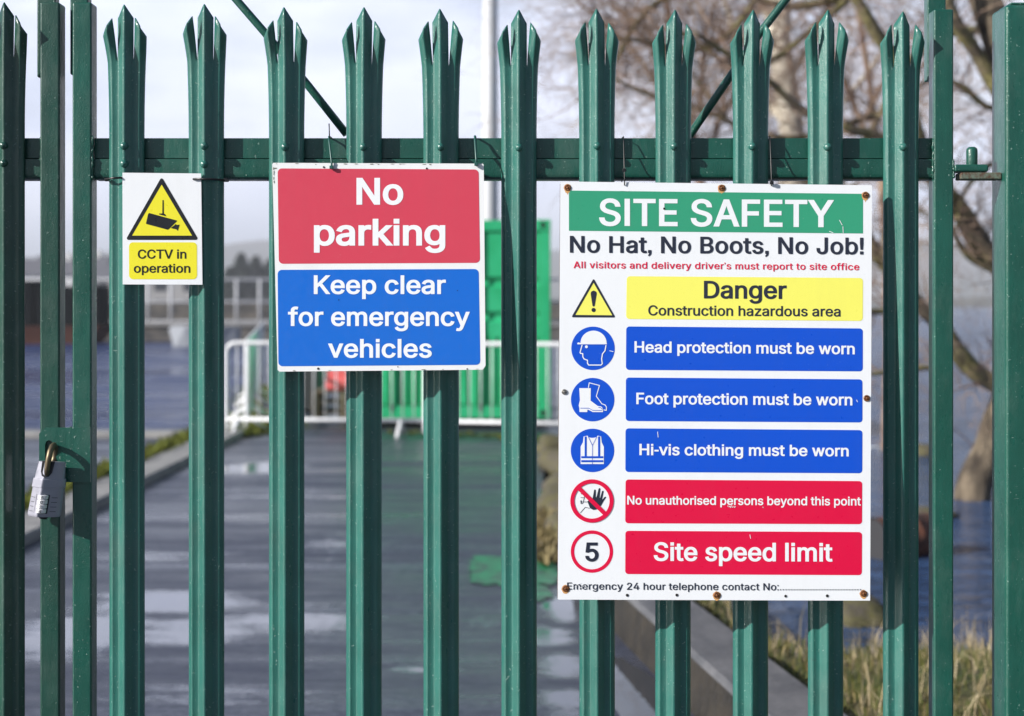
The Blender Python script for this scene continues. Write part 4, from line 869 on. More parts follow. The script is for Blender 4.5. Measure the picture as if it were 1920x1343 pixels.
def blades(name, cnt, region, hgt, mats, seed, lean=.5, wid=.0035, wts=(1,)):
    r = random.Random(seed); mb = MB(); k = 0
    while k < cnt:
        x, y, ok = region(r)
        if not ok: continue
        k += 1; z = bank_z(x, y); h = hgt * r.uniform(.45, 1.35); a = r.uniform(0, 6.28); l = abs(r.gauss(0, lean)) * h; w = wid * r.uniform(.6, 1.3)
        dx, dy = math.cos(a), math.sin(a); sx, sy = -dy*w, dx*w
        if r.random() < .5: sx, sy = w, 0
        m = 0 if len(mats) == 1 else r.choices(range(len(mats)), wts)[0]
        c = [(x, y, z - .01), (x + dx*l*.25, y + dy*l*.25, z + h*.5), (x + dx*l, y + dy*l, z + h*.93 - l*.25)]
        mb.add([(c[0][0]-sx, c[0][1]-sy, c[0][2]), (c[0][0]+sx, c[0][1]+sy, c[0][2]), (c[1][0]+sx*.8, c[1][1]+sy*.8, c[1][2]), (c[1][0]-sx*.8, c[1][1]-sy*.8, c[1][2]), c[2]], [(0, 1, 2, 3), (3, 2, 4)], m)
    o = mb.build(name, mats); o['kind'] = 'stuff'; return o
def leafm(name, c1, c2):
    m = Mat(name, c1, .7).world(); m.set('Base Color', m.mixc(m.ramp(m.noise(9, 3, .6), .35, .65, 0, 1), c1, c2)); return m.m
DRY = leafm('dry_reed', (0.38, 0.29, 0.16), (0.60, 0.50, 0.33)); GRS = leafm('green_grass', (0.060, 0.078, 0.018), (0.145, 0.145, 0.035)); OLV = leafm('olive_stalk', (0.14, 0.12, 0.05), (0.26, 0.20, 0.09))
def dens(x, y, s): return .5 + .5*mnoise.noise((x*1.3 + s*7, y*1.3, s))
def reg_short(r):
    y = r.uniform(0.2, 7.2); x = wall_x(y) + .27 + r.random()**1.3 * 4.2; return x, y, bank_z(x, y) > WZ - .02
def reg_tall(r):
    y = r.uniform(0.8, 7.0); x = wall_x(y) + .40 + r.random() * 4.0; w = (x - wall_x(y) - .3)
    return x, y, bank_z(x, y) > WZ + .0 and r.random() < dens(x, y, 1)**2 * min(1, .15 + w*.55) * 1.6
blades('grass', 15000, reg_short, .075, [GRS, OLV, DRY], 5, .7, .0032, (9, 3, 1)); blades('dry_grass', 4600, reg_tall, .21, [DRY, OLV], 6, .7, .0018, (5, 2))

# mossy stones and weeds along the verge
STN = Mat('verge_stone', (0.16, 0.14, 0.11), .85).world(); STN.set('Base Color', STN.mixc(STN.ramp(STN.noise(11, 6, .7), .4, .62, 0, 1), (0.075, 0.064, 0.052), (0.095, 0.088, 0.03))); STN.bump(STN.noise(20, 5), .6, .02); STNM = STN.m
def rock(c, s, lab, seed, mat=STNM, grp='stones along the verge'):
    bm = bmesh.new(); bmesh.ops.create_icosphere(bm, subdivisions=3, radius=1)
    for v in bm.verts:
        k = 1 + .35*mnoise.noise(v.co*1.2 + Vector((seed*3.1, 0, 0))) + .12*mnoise.noise(v.co*3.5 + Vector((0, seed, 0))); v.co = Vector((v.co.x*s[0]*k, v.co.y*s[1]*k, v.co.z*s[2]*k))
    me = bpy.data.meshes.new('stone'); bm.to_mesh(me); bm.free(); me.materials.append(mat)
    for p in me.polygons: p.use_smooth = True
    o = bpy.data.objects.new('stone', me); S.collection.objects.link(o); o.location = c; return tag(o, lab, 'stone', grp)
vb = [(.36, 13.4, .22, 'grey mossy stone at the barrier end of the verge'), (.42, 11.6, .26, 'broad brown stone in the verge gap behind the Site Safety board edge'), (.38, 9.9, .2, 'small brown stone in the verge, third from the barrier'), (.30, 8.6, .24, 'weathered stone in the verge, second from the green painted patch'), (.33, 7.5, .2, 'stone with weeds, nearest to the green painted patch')]
for i, (x, y, s, lab) in enumerate(vb): rock((x + .10, y, .04), (s, s*1.9, s*.6), lab, i + 3)
clump_strip('weeds', [(.22, 6.2, .01), (.24, 7.2, .01), (.25, 8.3, .02)], .05, .07, OLV, 300, 5)
clump_strip('weeds', [(.4, 14.2, .01), (-.2, 15.0, .01), (-1.4, 15.6, 0)], .10, .05, MOSSM, 260, 7)

# puddles and the green painted patch
PUD = Mat('puddle_water', (0.03, 0.032, 0.04), .03).world(); PUD.b.inputs['IOR'].default_value = 1.9; PUD.bump(PUD.noise(5, 3, .5, (1, 2, 1)), .05, .01); PUD = PUD.m
def blob(name, x, y, rx, ry, seed, mat, z=.004, rag=.35, n=72, rot=0):
    mb = MB(); pts = []
    for i in range(n):
        a = 2*math.pi*i/n; k = 1 + rag*mnoise.noise((math.cos(a)*1.6 + seed*5, math.sin(a)*1.6, seed)) + rag*.55*mnoise.noise((math.cos(a)*5 + seed, math.sin(a)*5, 9))
        u, v = math.cos(a)*rx*k, math.sin(a)*ry*k; pts.append((x + u*math.cos(rot) - v*math.sin(rot), y + u*math.sin(rot) + v*math.cos(rot)))
    ov, kf = tri_fill([ccw(pts, True)]); mb.add([(p[0], p[1], z) for p in ov], kf); return struct(mb.build(name, mat))
def pudpx(px0, px1, py0, py1, seed, rag=.35, rot=0):
    a = G0(px0, (py0+py1)/2); b = G0(px1, (py0+py1)/2); c = G0(960, py0); d = G0(960, py1)
    blob('puddle', (a.x+b.x)/2, (c.y+d.y)/2, (b.x-a.x)/2, (c.y-d.y)/2, seed, PUD, .004, rag, rot=rot)
pudpx(1128, 1262, 1225, 1420, 6, .22, .12)
GPM = Mat('green_floor_paint', (0.02, 0.19, 0.09), .35).world()
al = GPM.ramp(GPM.noise(9, 6, .7), .40, .52, 0, 1); GPM.set('Base Color', GPM.mixc(al, (0.055, 0.075, 0.07), (0.012, 0.20, 0.085))); GPM.set('Roughness', GPM.mixc(al, .4, .28)); GPM.bump(GPM.noise(260, 3, .7), .4, .003); GPM = GPM.m
c = G0(955, 1068); o = blob('painted_marking', c.x, c.y, .26, .62, 12, GPM, .0065, .5); o = blob('painted_marking', G0(1000, 1110).x, G0(1000, 1110).y, .10, .30, 14, GPM, .0065, .4)

# ------------------------------------------------------------------ crowd barriers
WP = Mat('white_barrier_paint', (0.62, 0.63, 0.66), .42).world(); WP.set('Base Color', WP.mixc(WP.ramp(WP.noise(18, 5, .7), .55, .72, 0, 1), (0.78, 0.79, 0.82), (0.45, 0.45, 0.46))); WP = WP.m
def barrier(a, b, lab, grp, foot=True):
    a, b = Vector(a), Vector(b); L_ = (b - a).length; u = (b - a).normalized(); w = Vector((-u.y, u.x, 0))
    if w.y > 0: w = -w                             # towards the camera
    t = thing('crowd_barrier', (a + b)/2, lab, 'barrier', grp); up = Vector((0, 0, 1)); r = .12; h0, h1 = .20, 1.08
    def arc(cx, cz, t0, t1): return [a + u*(cx + r*math.cos(q)) + up*(cz + r*math.sin(q)) for q in [t0 + (t1-t0)*k/5 for k in range(6)]]
    pts = [a + up*.06] + [a + up*h0] + arc(r, h1 - r, math.pi, math.pi/2) + arc(L_ - r, h1 - r, math.pi/2, 0) + [b + up*h0, b + up*.06]
    mb = MB(); mb.tube(pts, .025, 10); mb.build('frame', WP, t, t.location)
    mb = MB(); mb.tube([a + up*h0, b + up*h0], .023, 8); mb.build('bottom_rail', WP, t, t.location)
    nb = 17
    for k in range(1, nb + 1):
        p = a + u*(L_*k/(nb+1)); mb = MB(); mb.tube([p + up*h0, p + up*h1], .0075, 6); mb.build('bar', WP, t, t.location)
    if foot:
        for s in (.14, L_ - .14 if L_ < 1 else L_*.88):
            p = a + u*s; mb = MB(); mb.tube([p + up*h0, p + up*.13 + w*.10, p + up*.02 + w*.26], .023, 8); mb.tube([p + up*h0, p + up*.13 - w*.10, p + up*.02 - w*.26], .018, 8); mb.build('foot', WP, t, t.location)
    return t
d0, d1 = 15.1, 14.55
def BX(px, Y): return (px - 960) * (Y + D) / F
A0 = (BX(424, d0), d0, 0); A1 = (BX(797, 14.86), 14.86, 0); A2 = (BX(799, 14.8), 14.8, 0); A3 = (BX(1176, 14.25), 14.25, 0)
barrier(A0, A1, 'white crowd barrier with a rounded corner, standing across the tarmac left of the container', 'white crowd barriers across the tarmac')
barrier(A2, A3, 'white crowd barrier standing across the front of the green container', 'white crowd barriers across the tarmac')
p = Vector((-3.14, 15.55, 0)); q = Vector((-7.8, 47, 0)); st = (q - p).normalized()
names = ['nearest', 'second', 'third', 'fourth', 'fifth', 'sixth', 'seventh', 'farthest']
for k in range(8): a = p + st*(k*2.42); barrier(a, a + st*2.3, names[k] + ' white barrier of the row receding along the harbour edge', 'white barriers receding along the harbour edge', k < 3)

# ------------------------------------------------------------------ green container
CG = Mat('container_green', (0.02, 0.28, 0.10), .45).world(); CG.set('Base Color', CG.mixc(CG.ramp(CG.noise(2.5, 6, .65), .35, .7, 0, 1), (0.014, 0.38, 0.15), (0.035, 0.48, 0.22))); CGM = CG.m
cx0, cx1, cy, ch_ = BX(661, 16.2), BX(1032, 16.2), 16.2, 2.56
ct = thing('shipping_container', ((cx0+cx1)/2, cy + 3, 0), 'bright green steel shipping container behind the white barrier', 'container')
def cb(name, a, b, mat=CGM, bv=.008): m = MB(); m.box(a, b); return m.build(name, mat, ct, ct.location, bevel=bv)
zb = .13
cb('corner_post', (cx0, cy, zb), (cx0 + .13, cy + .16, ch_)); cb('corner_post', (cx1 - .13, cy, zb), (cx1, cy + .16, ch_))
cb('header', (cx0 + .131, cy + .005, ch_ - .14), (cx1 - .131, cy + .15, ch_ - .004)); cb('sill', (cx0 + .131, cy + .005, zb), (cx1 - .131, cy + .15, zb + .15))
cb('body', (cx0 + .01, cy + .161, zb + .01), (cx1 - .01, cy + 6.0, ch_ - .02), CGM, .01)
for xx in (cx0, cx1 - .18):
    for zz in (zb, ch_ - .13):
        o = cb('corner_casting', (xx - .004, cy - .012, zz - .003), (xx + .184, cy + .17, zz + .133)); m = MB(); c = Vector((xx + .09, cy - .0135, zz + .066)); vs = [c + Vector((.032*math.cos(i*math.pi/8), 0, .045*math.sin(i*math.pi/8))) for i in range(16)]; m.add(vs, [tuple(range(16))]); m.build('casting_hole', HOLE, o, ct.location)
xm = (cx0 + cx1)/2
for k, (a, b) in enumerate(((cx0 + .14, xm - .012), (xm + .012, cx1 - .14))):
    m = MB(); npl = 9; zlo, zsp, zhi = zb + .17, 1.12, ch_ - .16; y = cy + .03; vs = []; fs = []
    xs_ = []; w = (b - a)/npl
    for i in range(npl): xs_ += [(a + w*i, 0), (a + w*(i+.42), 0), (a + w*(i+.54), .026), (a + w*(i+.90), .026)]
    xs_.append((b, 0)); n = len(xs_)
    for z_ in (zlo, zsp): vs += [(x, y + d_, z_) for x, d_ in xs_]
    m.add(vs, [(i, i+1, n+i+1, n+i) for i in range(n-1)])
    zz = [(zsp, 0)]; hh = (zhi - zsp)
    for c_ in (.20, .53): zz += [(zsp + hh*(c_-.05), 0), (zsp + hh*(c_-.025), .04), (zsp + hh*(c_+.025), .04), (zsp + hh*(c_+.05), 0)]
    zz.append((zhi, 0)); vs = []
    for z_, d_ in zz: vs += [(a, y + d_, z_), (b, y + d_, z_)]
    m.add(vs, [(2*i, 2*i+1, 2*i+3, 2*i+2) for i in range(len(zz)-1)]); dr = m.build('door', CGM, ct, ct.location)
    for f in ((.3, .72)):
        x = a + (b-a)*f; m = MB(); m.tube([(x, cy - .01, zb + .1), (x, cy - .01, ch_ - .1)], .016, 8); m.build('locking_bar', CGM, dr, ct.location)

# white lamp column beyond the container
WCOL = Mat('white_column_paint', (0.52, 0.53, 0.56), .5).m
lp = thing('lamp_column', (BX(919, 27), 27, 0), 'tall thick white column rising behind the green container', 'column')
m = MB(); x = BX(919, 27); m.tube([(x, 27, 0), (x, 27, 3), (x, 27, 12)], [.18, .155, .13], 24); m.build('shaft', WCOL, lp, lp.location)
m = MB(); m.tube([(x, 27, 0), (x, 27, .5)], [.26, .26], 24); m.build('base', WCOL, lp, lp.location)
m = MB(); m.tube([(x, 27, 12), (x, 26.8, 12.4), (x, 25.6, 12.6)], .06, 10); m.build('arm', WCOL, lp, lp.location)
m = MB(); m.box((x - .15, 24.9, 12.5), (x + .15, 25.6, 12.66)); m.build('lamp_head', CONCM, lp, lp.location, bevel=.03)

# pallets and hoarding seen through the bars beside the container
WOOD = Mat('pallet_wood', (0.24, 0.17, 0.10), .8).world(); WOOD.set('Base Color', WOOD.mixc(WOOD.ramp(WOOD.noise(5, 5, .6, (1, 1, 6)), .35, .65, 0, 1), (0.07, 0.05, 0.035), (0.20, 0.15, 0.10))); WOODM = WOOD.m
PINK = Mat('faded_red_plastic', (0.75, 0.12, 0.13), .5).m
for j, (x0, lab) in enumerate(((BX(590, 17.5), 'stack of weathered pallets behind the barrier, beside the container'),)):
    t = thing('pallet_stack', (x0 + .2, 17.6, 0), lab, 'pallets')
    for k in range(3):
        m = MB(); z_ = k*.135
        for s in range(6): m.box((x0 + s*.13, 17.2, z_ + .11), (x0 + s*.13 + .095, 18.2, z_ + .132))
        for s in (0, .35, .69): m.box((x0 + s, 17.205, z_ + .002), (x0 + s + .08, 18.195, z_ + .109))
        m.build('pallet', WOODM, t, t.location)
t = thing('road_barrier', (BX(630, 17.3), 17.25, .42), 'faded red plastic barrier block lying on the pallets', 'plastic barrier')
m = MB(); m.box((BX(610, 17.25), 17.25, .408), (BX(662, 17.25), 17.75, .60)); m.build('shell', PINK, t, t.location, bevel=.05)
m = MB(); m.box((BX(614, 17.25), 17.3, .601), (BX(650, 17.25), 17.6, .67)); m.build('lug', PINK, t, t.location, bevel=.02)
DKM = Mat('dark_tarpaulin', (0.03, 0.03, 0.034), .6).m
t = thing('waste_skip', (BX(560, 19), 19.5, 0), 'dark waste skip half hidden behind the barrier and the parking sign', 'skip')
m = MB(); x0, x1 = BX(520, 19), BX(600, 19)
m.add([(x0+.1, 19, .05), (x1-.1, 19, .05), (x1, 19, .8), (x0, 19, .8), (x0+.1, 20.4, .05), (x1-.1, 20.4, .05), (x1, 20.4, .8), (x0, 20.4, .8)], [(0, 1, 2, 3), (1, 5, 6, 2), (5, 4, 7, 6), (4, 0, 3, 7), (0, 4, 5, 1)]); m.build('shell', DKM, t, t.location)
m = MB(); m.tube([(x0, 19, .8), (x1, 19, .8), (x1, 20.4, .8), (x0, 20.4, .8), (x0, 19, .8)], .035, 8); m.build('rim', DKM, t, t.location)

# ------------------------------------------------------------------ far quay, skips, houses, trees on the left
QY = 72
qw = thing('quay_wall', (BX(250, QY), QY, WZ), 'long dark stone quay wall across the harbour water', 'wall')
QST = Mat('quay_stone', (0.10, 0.09, 0.085), .85).world(); QST.set('Base Color', QST.mixc(QST.ramp(QST.noise(1.2, 6, .7, (1, 1, 3)), .4, .62, 0, 1), (0.05, 0.05, 0.055), (0.15, 0.135, 0.12))); QSTM = QST.m
RB = Mat('rust_red_hull', (0.10, 0.035, 0.022), .75).m; HULL = Mat('white_hull', (0.36, 0.38, 0.42), .4).m
zt_q = EYE - (612 - HZ)*(QY+D)/F
m = MB(); m.box((BX(-500, QY), QY, -1), (BX(1100, QY), QY + 5, zt_q)); m.build('wall', QSTM, qw, qw.location, bevel=.05)
m = MB(); m.box((BX(-500, QY), QY - .12, zt_q), (BX(1100, QY), QY + .9, zt_q + .14)); m.build('coping', CONCM, qw, qw.location, bevel=.03)
m = MB(); m.box((BX(-500, QY), QY + 4.9, zt_q), (BX(1100, QY), QY + 5.4, zt_q + 1.15)); m.build('parapet', QSTM, qw, qw.location, bevel=.04)
rl = thing('railing', (BX(300, QY), QY + .5, zt_q), 'white post and rail railing along the top of the quay wall', 'railing')
zr = EYE - (524 - HZ)*(QY+D)/F; GAL = Mat('galvanised_rail', (0.50, 0.51, 0.55), .5).m
for k, fz in enumerate((1.0, .52, .1)):
    z_ = zt_q + (zr - zt_q)*fz; m = MB(); m.tube([(BX(-400, QY), QY + .5, z_), (BX(1050, QY), QY + .5, z_)], .055, 8); m.build('rail', GAL, rl, rl.location)
x = -400; k = 0
while x < 1050:
    m = MB(); m.tube([(BX(x, QY), QY + .5, zt_q), (BX(x, QY), QY + .5, zr)], .07, 8); m.build('post', GAL, rl, rl.location); x += 62 if k % 3 else 44; k += 1
bt = thing('barge', (BX(100, QY-4), QY - 4, WZ), 'dark moored barge with a rust red hull below the quay, far left', 'boat')
m = MB(); x0, x1, yb = BX(-60, QY-4), BX(206, QY-4), QY - 6
m.add([(x0, yb+.5, -.6), (x1 - .9, yb+.5, -.6), (x1 - .9, yb+3, -.6), (x0, yb+3, -.6), (x0, yb, .52), (x1, yb+.1, .56), (x1, yb+3.4, .56), (x0, yb+3.5, .52)], [(3, 2, 1, 0), (0, 1, 5, 4), (1, 2, 6, 5), (2, 3, 7, 6), (3, 0, 4, 7), (4, 5, 6, 7)]); m.build('hull', RB, bt, bt.location, fixn=True)
for k, (a, b, h) in enumerate(((-40, 76, 590-532), (80, 198, 590-540))):
    m = MB(); m.box((BX(a, QY-4), yb + .9, .53), (BX(b, QY-4), yb + 2.9, .53 + h*.026*1.15 + .3)); m.build('hold_cover', Mat('black_hold', (0.006, 0.008, 0.010), .9, spec=.1).m if k == 0 else bpy.data.materials['black_hold'], bt, bt.location, bevel=.05)
bw = thing('motorboat', (BX(320, 60), 62, WZ), 'small white hulled boat moored below the quay railing', 'boat')
x0, x1 = BX(296, 60), BX(430, 60); m = MB()
sec_b = [(0, .0, .5), (.08, .5, .62), (.3, .85, .6), (.7, .95, .55), (1, .8, .55)]
vs = []
for t_, hw, zt2 in sec_b:
    x = x0 + (x1-x0)*t_; vs += [(x + (.25 if t_ == 0 else 0), 62 - hw*.5, WZ - .2), (x, 62 - hw, zt2), (x, 62 + hw, zt2), (x + (.25 if t_ == 0 else 0), 62 + hw*.5, WZ - .2)]
m.add(vs, [(i*4+j, i*4+j+1, (i+1)*4+j+1, (i+1)*4+j) for i in range(4) for j in range(3)] + [(16, 17, 18, 19)]); m.build('hull', HULL, bw, bw.location, fixn=True)
m = MB(); m.box((x0 + 1.1, 61.5, .5), (x0 + 2.1, 62.5, .95)); m.build('cuddy', HULL, bw, bw.location, bevel=.08)
HW1 = Mat('render_wall', (0.34, 0.33, 0.33), .8).m; HW2 = Mat('pale_wall', (0.62, 0.62, 0.62), .8).m; SLATE = Mat('slate_roof', (0.12, 0.12, 0.14), .6).m; WIN = Mat('window_glass', (0.03, 0.035, 0.045), .15).m
def house(px, w, h, Y, lab, wm, rise=2.2):
    x = BX(px, Y); t = thing('house', (x, Y, WZ), lab, 'house', 'far houses across the harbour'); m = MB(); m.box((x - w/2, Y, WZ), (x + w/2, Y + 7, h)); m.build('wall', wm, t, t.location)
    m = MB(); m.add([(x-w/2-.3, Y-.3, h), (x+w/2+.3, Y-.3, h), (x+w/2+.3, Y+7.3, h), (x-w/2-.3, Y+7.3, h), (x-w/2-.3, Y+3.5, h+rise), (x+w/2+.3, Y+3.5, h+rise)], [(0, 1, 5, 4), (2, 3, 4, 5), (1, 2, 5), (3, 0, 4), (3, 2, 1, 0)]); rf = m.build('roof', SLATE, t, t.location)
    m = MB(); m.box((x + w*.3, Y+3.1, h+rise-.5), (x + w*.3 + .8, Y+3.9, h+rise+.9)); m.build('chimney', wm, rf, t.location)
    for i in range(3):
        for j in range(2):
            m = MB(); a = x - w*.36 + i*w*.30; b = WZ + 1.1 + j*(h-WZ)*.48; m.box((a, Y - .05, b), (a + w*.13, Y - .003, b + 1.3)); m.build('window', WIN, t, t.location)
house(22, 14, 4.4, 230, 'grey far house with a slate roof, left of the pale one', HW1, 2.6); house(70, 10, 5.5, 215, 'white far house with a low slate roof, seen left of the gate stile', HW2, 2.4)
house(128, 11, 6.5, 240, 'pale far house seen in the gap beside the padlock stile', HW2, 2.6); house(192, 12, 5.2, 235, 'dark grey far house right of the pale ones', HW1, 2.4); house(300, 14, 5, 225, 'low long far house behind the CCTV sign', HW1, 2.6)

# drum and float at the water's edge on the right
RD = Mat('rusted_drum', (0.12, 0.045, 0.025), .8).world(); RD.set('Base Color', RD.mixc(RD.ramp(RD.noise(9, 5, .7), .4, .65, 0, 1), (0.16, 0.06, 0.035), (0.045, 0.025, 0.02))); RDM = RD.m
c = G0(1688, 1046, WZ); t = thing('oil_drum', c, 'rusted oil drum lying in the shallows at the right, dark end open', 'drum')
m = MB(); a = Vector((c.x - .22, c.y - .05, WZ + .12)); b = Vector((c.x + .24, c.y + .25, WZ + .12)); m.tube([a, a.lerp(b, .03), a.lerp(b, .33), a.lerp(b, .35), a.lerp(b, .37), a.lerp(b, .66), a.lerp(b, .68), a.lerp(b, .70), b], [.17, .165, .16, .17, .16, .16, .17, .16, .165], 24, cap=False); m.build('shell', RDM, t, c)
m = MB(); m.tube([a.lerp(b, .05), a.lerp(b, .06)], .158, 20); m.build('end', DKM, t, c); m = MB(); m.tube([a.lerp(b, .95), a.lerp(b, .97)], .158, 20); m.build('end', RDM, t, c)
c = G0(1640, 1000, WZ); t = thing('plastic_float', (c.x, c.y, WZ), 'white plastic float tethered behind the drum, half hidden by the board', 'float')
m = MB(); lathe(m, Vector((c.x, c.y, WZ - .1)), (0, 0, 1), [(.02, 0), (.14, .05), (.19, .16), (.20, .30), (.17, .46), (.10, .58), (.05, .66), (.03, .70)], 20); m.build('body', HULL, t, t.location)
m = MB(); m.tube([(c.x - .05, c.y, WZ + .6), (c.x - .04, c.y, WZ + .67), (c.x + .04, c.y, WZ + .67), (c.x + .05, c.y, WZ + .6)], .012, 8); m.build('handle', HULL, t, t.location)
rock((G0(1733, 968, WZ).x, G0(1733, 968, WZ).y, WZ - .02), (.28, .2, .10), 'dark low rock awash just beyond the rusted drum', 41, STNM, 'rocks in the shallows'); rock((G0(1733, 853, WZ).x, G0(1733, 853, WZ).y, WZ), (.22, .2, .14), 'small dark rock standing alone further out in the water', 42, STNM, 'rocks in the shallows')
rock((G0(1612, 1150, -.2).x, G0(1600, 1150, -.2).y, -.22), (.18, .16, .12), 'mossy rock at the foot of the bank under the board corner', 44, STNM, 'rocks in the shallows')

# haze: one box of thin even air round everything
HZM = bpy.data.materials.new('haze_air'); HZM.use_nodes = True; t_ = HZM.node_tree; t_.nodes.remove(t_.nodes['Principled BSDF'])
pv = t_.nodes.new('ShaderNodeVolumePrincipled'); pv.inputs['Density'].default_value = .00052; pv.inputs['Color'].default_value = (.86, .90, 1.0, 1); pv.inputs['Anisotropy'].default_value = .0
t_.links.new(pv.outputs[0], t_.nodes['Material Output'].inputs['Volume'])
m = MB(); m.box((-5200, -300, -5), (5200, 6200, 150)); o = m.build('haze', HZM); o['kind'] = 'stuff'
# ------------------------------------------------------------------ trees
BARK = Mat('mossy_bark', (0.10, 0.085, 0.04), .9).world()
b1 = BARK.noise(3.5, 5, .65); b2 = BARK.noise(22, 5, .7)
BARK.set('Base Color', BARK.mixc(BARK.ramp(b1, .42, .58, 0, 1), BARK.mixc(BARK.ramp(b2, .35, .65, 0, 1), (0.07, 0.056, 0.04), (0.24, 0.19, 0.13)), BARK.mixc(BARK.ramp(b2, .35, .65, 0, 1), (0.10, 0.088, 0.03), (0.34, 0.30, 0.12))))
BARK.bump(b2, .8, .03); BARKM = BARK.m
TB = Mat('grey_brown_bark', (0.2, 0.16, 0.12), .9).world(); TB.set('Base Color', TB.mixc(TB.ramp(TB.noise(7, 6, .7, (1, 1, .4)), .38, .62, 0, 1), (0.045, 0.034, 0.025), (0.21, 0.165, 0.115))); TB.bump(TB.noise(22, 5, .7), .8, .03); TBARK = TB.m
TWIG = Mat('brown_twig', (0.19, 0.115, 0.095), .8).world(); TWIG.set('Base Color', TWIG.mixc(TWIG.ramp(TWIG.noise(2.2, 4, .6), .38, .62, 0, 1), (0.15, 0.088, 0.070), (0.34, 0.24, 0.165))); TWIGM = TWIG.m
BIRCH = Mat('birch_bark', (0.55, 0.50, 0.42), .8).world(); BIRCH.set('Base Color', BIRCH.mixc(BIRCH.ramp(BIRCH.noise(5, 6, .7, (1, 1, 3)), .52, .66, 0, 1), (0.78, 0.70, 0.58), (0.16, 0.12, 0.09))); BIRCHM = BIRCH.m
def limb_pts(pix, Y0, Y1):
    n = len(pix); return [P(x, y, Y0 + (Y1-Y0)*i/(n-1)) for i, (x, y) in enumerate(pix)]
def smooth(pts, k=4):
    out = []
    for i in range(len(pts)-1):
        p0 = pts[max(i-1, 0)]; p1 = pts[i]; p2 = pts[i+1]; p3 = pts[min(i+2, len(pts)-1)]
        for j in range(k):
            t = j/k; out.append(.5*((2*p1) + (p2-p0)*t + (2*p0-5*p1+4*p2-p3)*t*t + (3*p1-p0-3*p2+p3)*t*t*t))
    out.append(pts[-1]); return out
def rvec(r): return Vector((r.gauss(0, 1), r.gauss(0, 1), r.gauss(0, 1))).normalized()
def grow(mb, r, p, d, length, rad, depth, bend=.22, up=.02, minr=.0022):
    """a crooked twig with side twigs"""
    n = max(3, int(length/.10)); n = min(n, 9); pts = [p.copy()]; dd = d.normalized(); kids = []
    for i in range(n):
        dd = (dd + rvec(r)*bend + Vector((0, 0, up))).normalized(); pts.append(pts[-1] + dd*(length/n)); kids.append((pts[-1], dd.copy(), i/n))
    rads = [max(minr*.5, .8*rad*(1 - .75*i/n)) for i in range(n+1)]
    mb.tube(pts, rads, 5 if rad > .012 else 3, cap=False, smooth=False)
    if depth > 0:
        cnt = r.choice((3, 4, 5)) if depth > 1 else r.choice((3, 4, 5, 6))
        for _ in range(cnt):
            q, qd, t = r.choice(kids[max(0, n//5):] or kids)
            side = rvec(r); side = (side - qd*side.dot(qd)).normalized()
            grow(mb, r, q, qd*.75 + side*r.uniform(.5, 1.0), length*r.uniform(.42, .72), max(minr, rad*(1-.7*t)*.58), depth-1, bend, up, minr)
def tree(lab, limbs, root, seed, nb, blen, bark, twig, depth=2, brad=.012, name='bare_tree', grp='bare trees by the lake', droop=.0):
    """limbs: list of (points, r0, r1, twig density)"""
    r = random.Random(seed); t = thing(name, root, lab, 'tree', grp)
    for i, (pts, r0, r1, dn_) in enumerate(limbs):
        pts = smooth(pts); n = len(pts); rr_ = [r0 + (r1-r0)*k/(n-1) for k in range(n)]
        rr_ = [q*(1 + .14*mnoise.noise(pts[k]*3)) for k, q in enumerate(rr_)]; pts = [q + Vector((mnoise.noise(q*1.5), mnoise.noise(q*1.5 + Vector((9, 0, 0))), mnoise.noise(q*1.5 + Vector((0, 9, 0)))))*min(.05, r0*.6) for q in pts]
        mb = MB(); mb.tube(pts, rr_, 12); mb.build('trunk' if i == 0 else 'limb', TBARK if (i == 0 and bark is BARKM) else bark, t, root)
        tw = MB()
        for _ in range(int(nb*dn_)):
            k = r.randrange(n-1); q = pts[k].lerp(pts[k+1], r.random()); ax = (pts[k+1]-pts[k]).normalized(); side = rvec(r); side = (side - ax*side.dot(ax)).normalized()
            grow(tw, r, q, ax*.5 + side*1.0 + Vector((0, 0, -droop)), blen*r.uniform(.5, 1.25), min(brad, rr_[k]*.5), depth, .24, .01)
        if tw.v: tw.build('twigs', twig, t, root)
    return t
# leaning alder growing from the shallows, its trunk passing behind the gate post
Y1 = 11.3
r0 = G0(1822, 935, WZ)
trunk = [Vector((r0.x, r0.y, WZ - .4)), P(1822, 925, Y1), P(1850, 850, Y1), P(1882, 770, Y1), P(1915, 690, Y1+.1), P(1945, 600, Y1+.2), P(1950, 480, Y1+.3), P(1935, 330, Y1+.3), P(1905, 180, Y1+.2), P(1868, 70, Y1), P(1830, -40, Y1), P(1790, -200, Y1)]
L1 = limb_pts([(1912, 760), (1870, 728), (1830, 700), (1790, 655), (1755, 610), (1722, 580), (1690, 540), (1665, 505), (1640, 470), (1615, 420), (1590, 350)], Y1, Y1-.7)
L2 = limb_pts([(1945, 560), (1900, 520), (1850, 462), (1805, 405), (1760, 350), (1725, 290), (1700, 200), (1680, 110), (1640, 60), (1590, -20)], Y1+.2, Y1-.6)
L3 = limb_pts([(1930, 540), (1868, 505), (1820, 480), (1796, 455), (1780, 425)], Y1+.1, Y1-.2)
L4 = limb_pts([(1925, 270), (1890, 190), (1840, 110), (1800, 50), (1770, -30), (1740, -140)], Y1+.2, Y1-.4)
L5 = limb_pts([(1760, 350), (1700, 290), (1640, 250), (1570, 235), (1500, 200), (1430, 140), (1360, 100), (1300, 60)], Y1-.3, Y1-1.4)
L6 = limb_pts([(1665, 505), (1660, 470), (1670, 420), (1720, 395), (1745, 405)], Y1-.6, Y1-.9)
L7 = limb_pts([(1690, 582), (1655, 586), (1610, 584), (1560, 575)], Y1-.4, Y1-.8)
L8 = limb_pts([(1760, 692), (1735, 690), (1690, 694), (1640, 702), (1600, 700)], Y1-.1, Y1-.5)
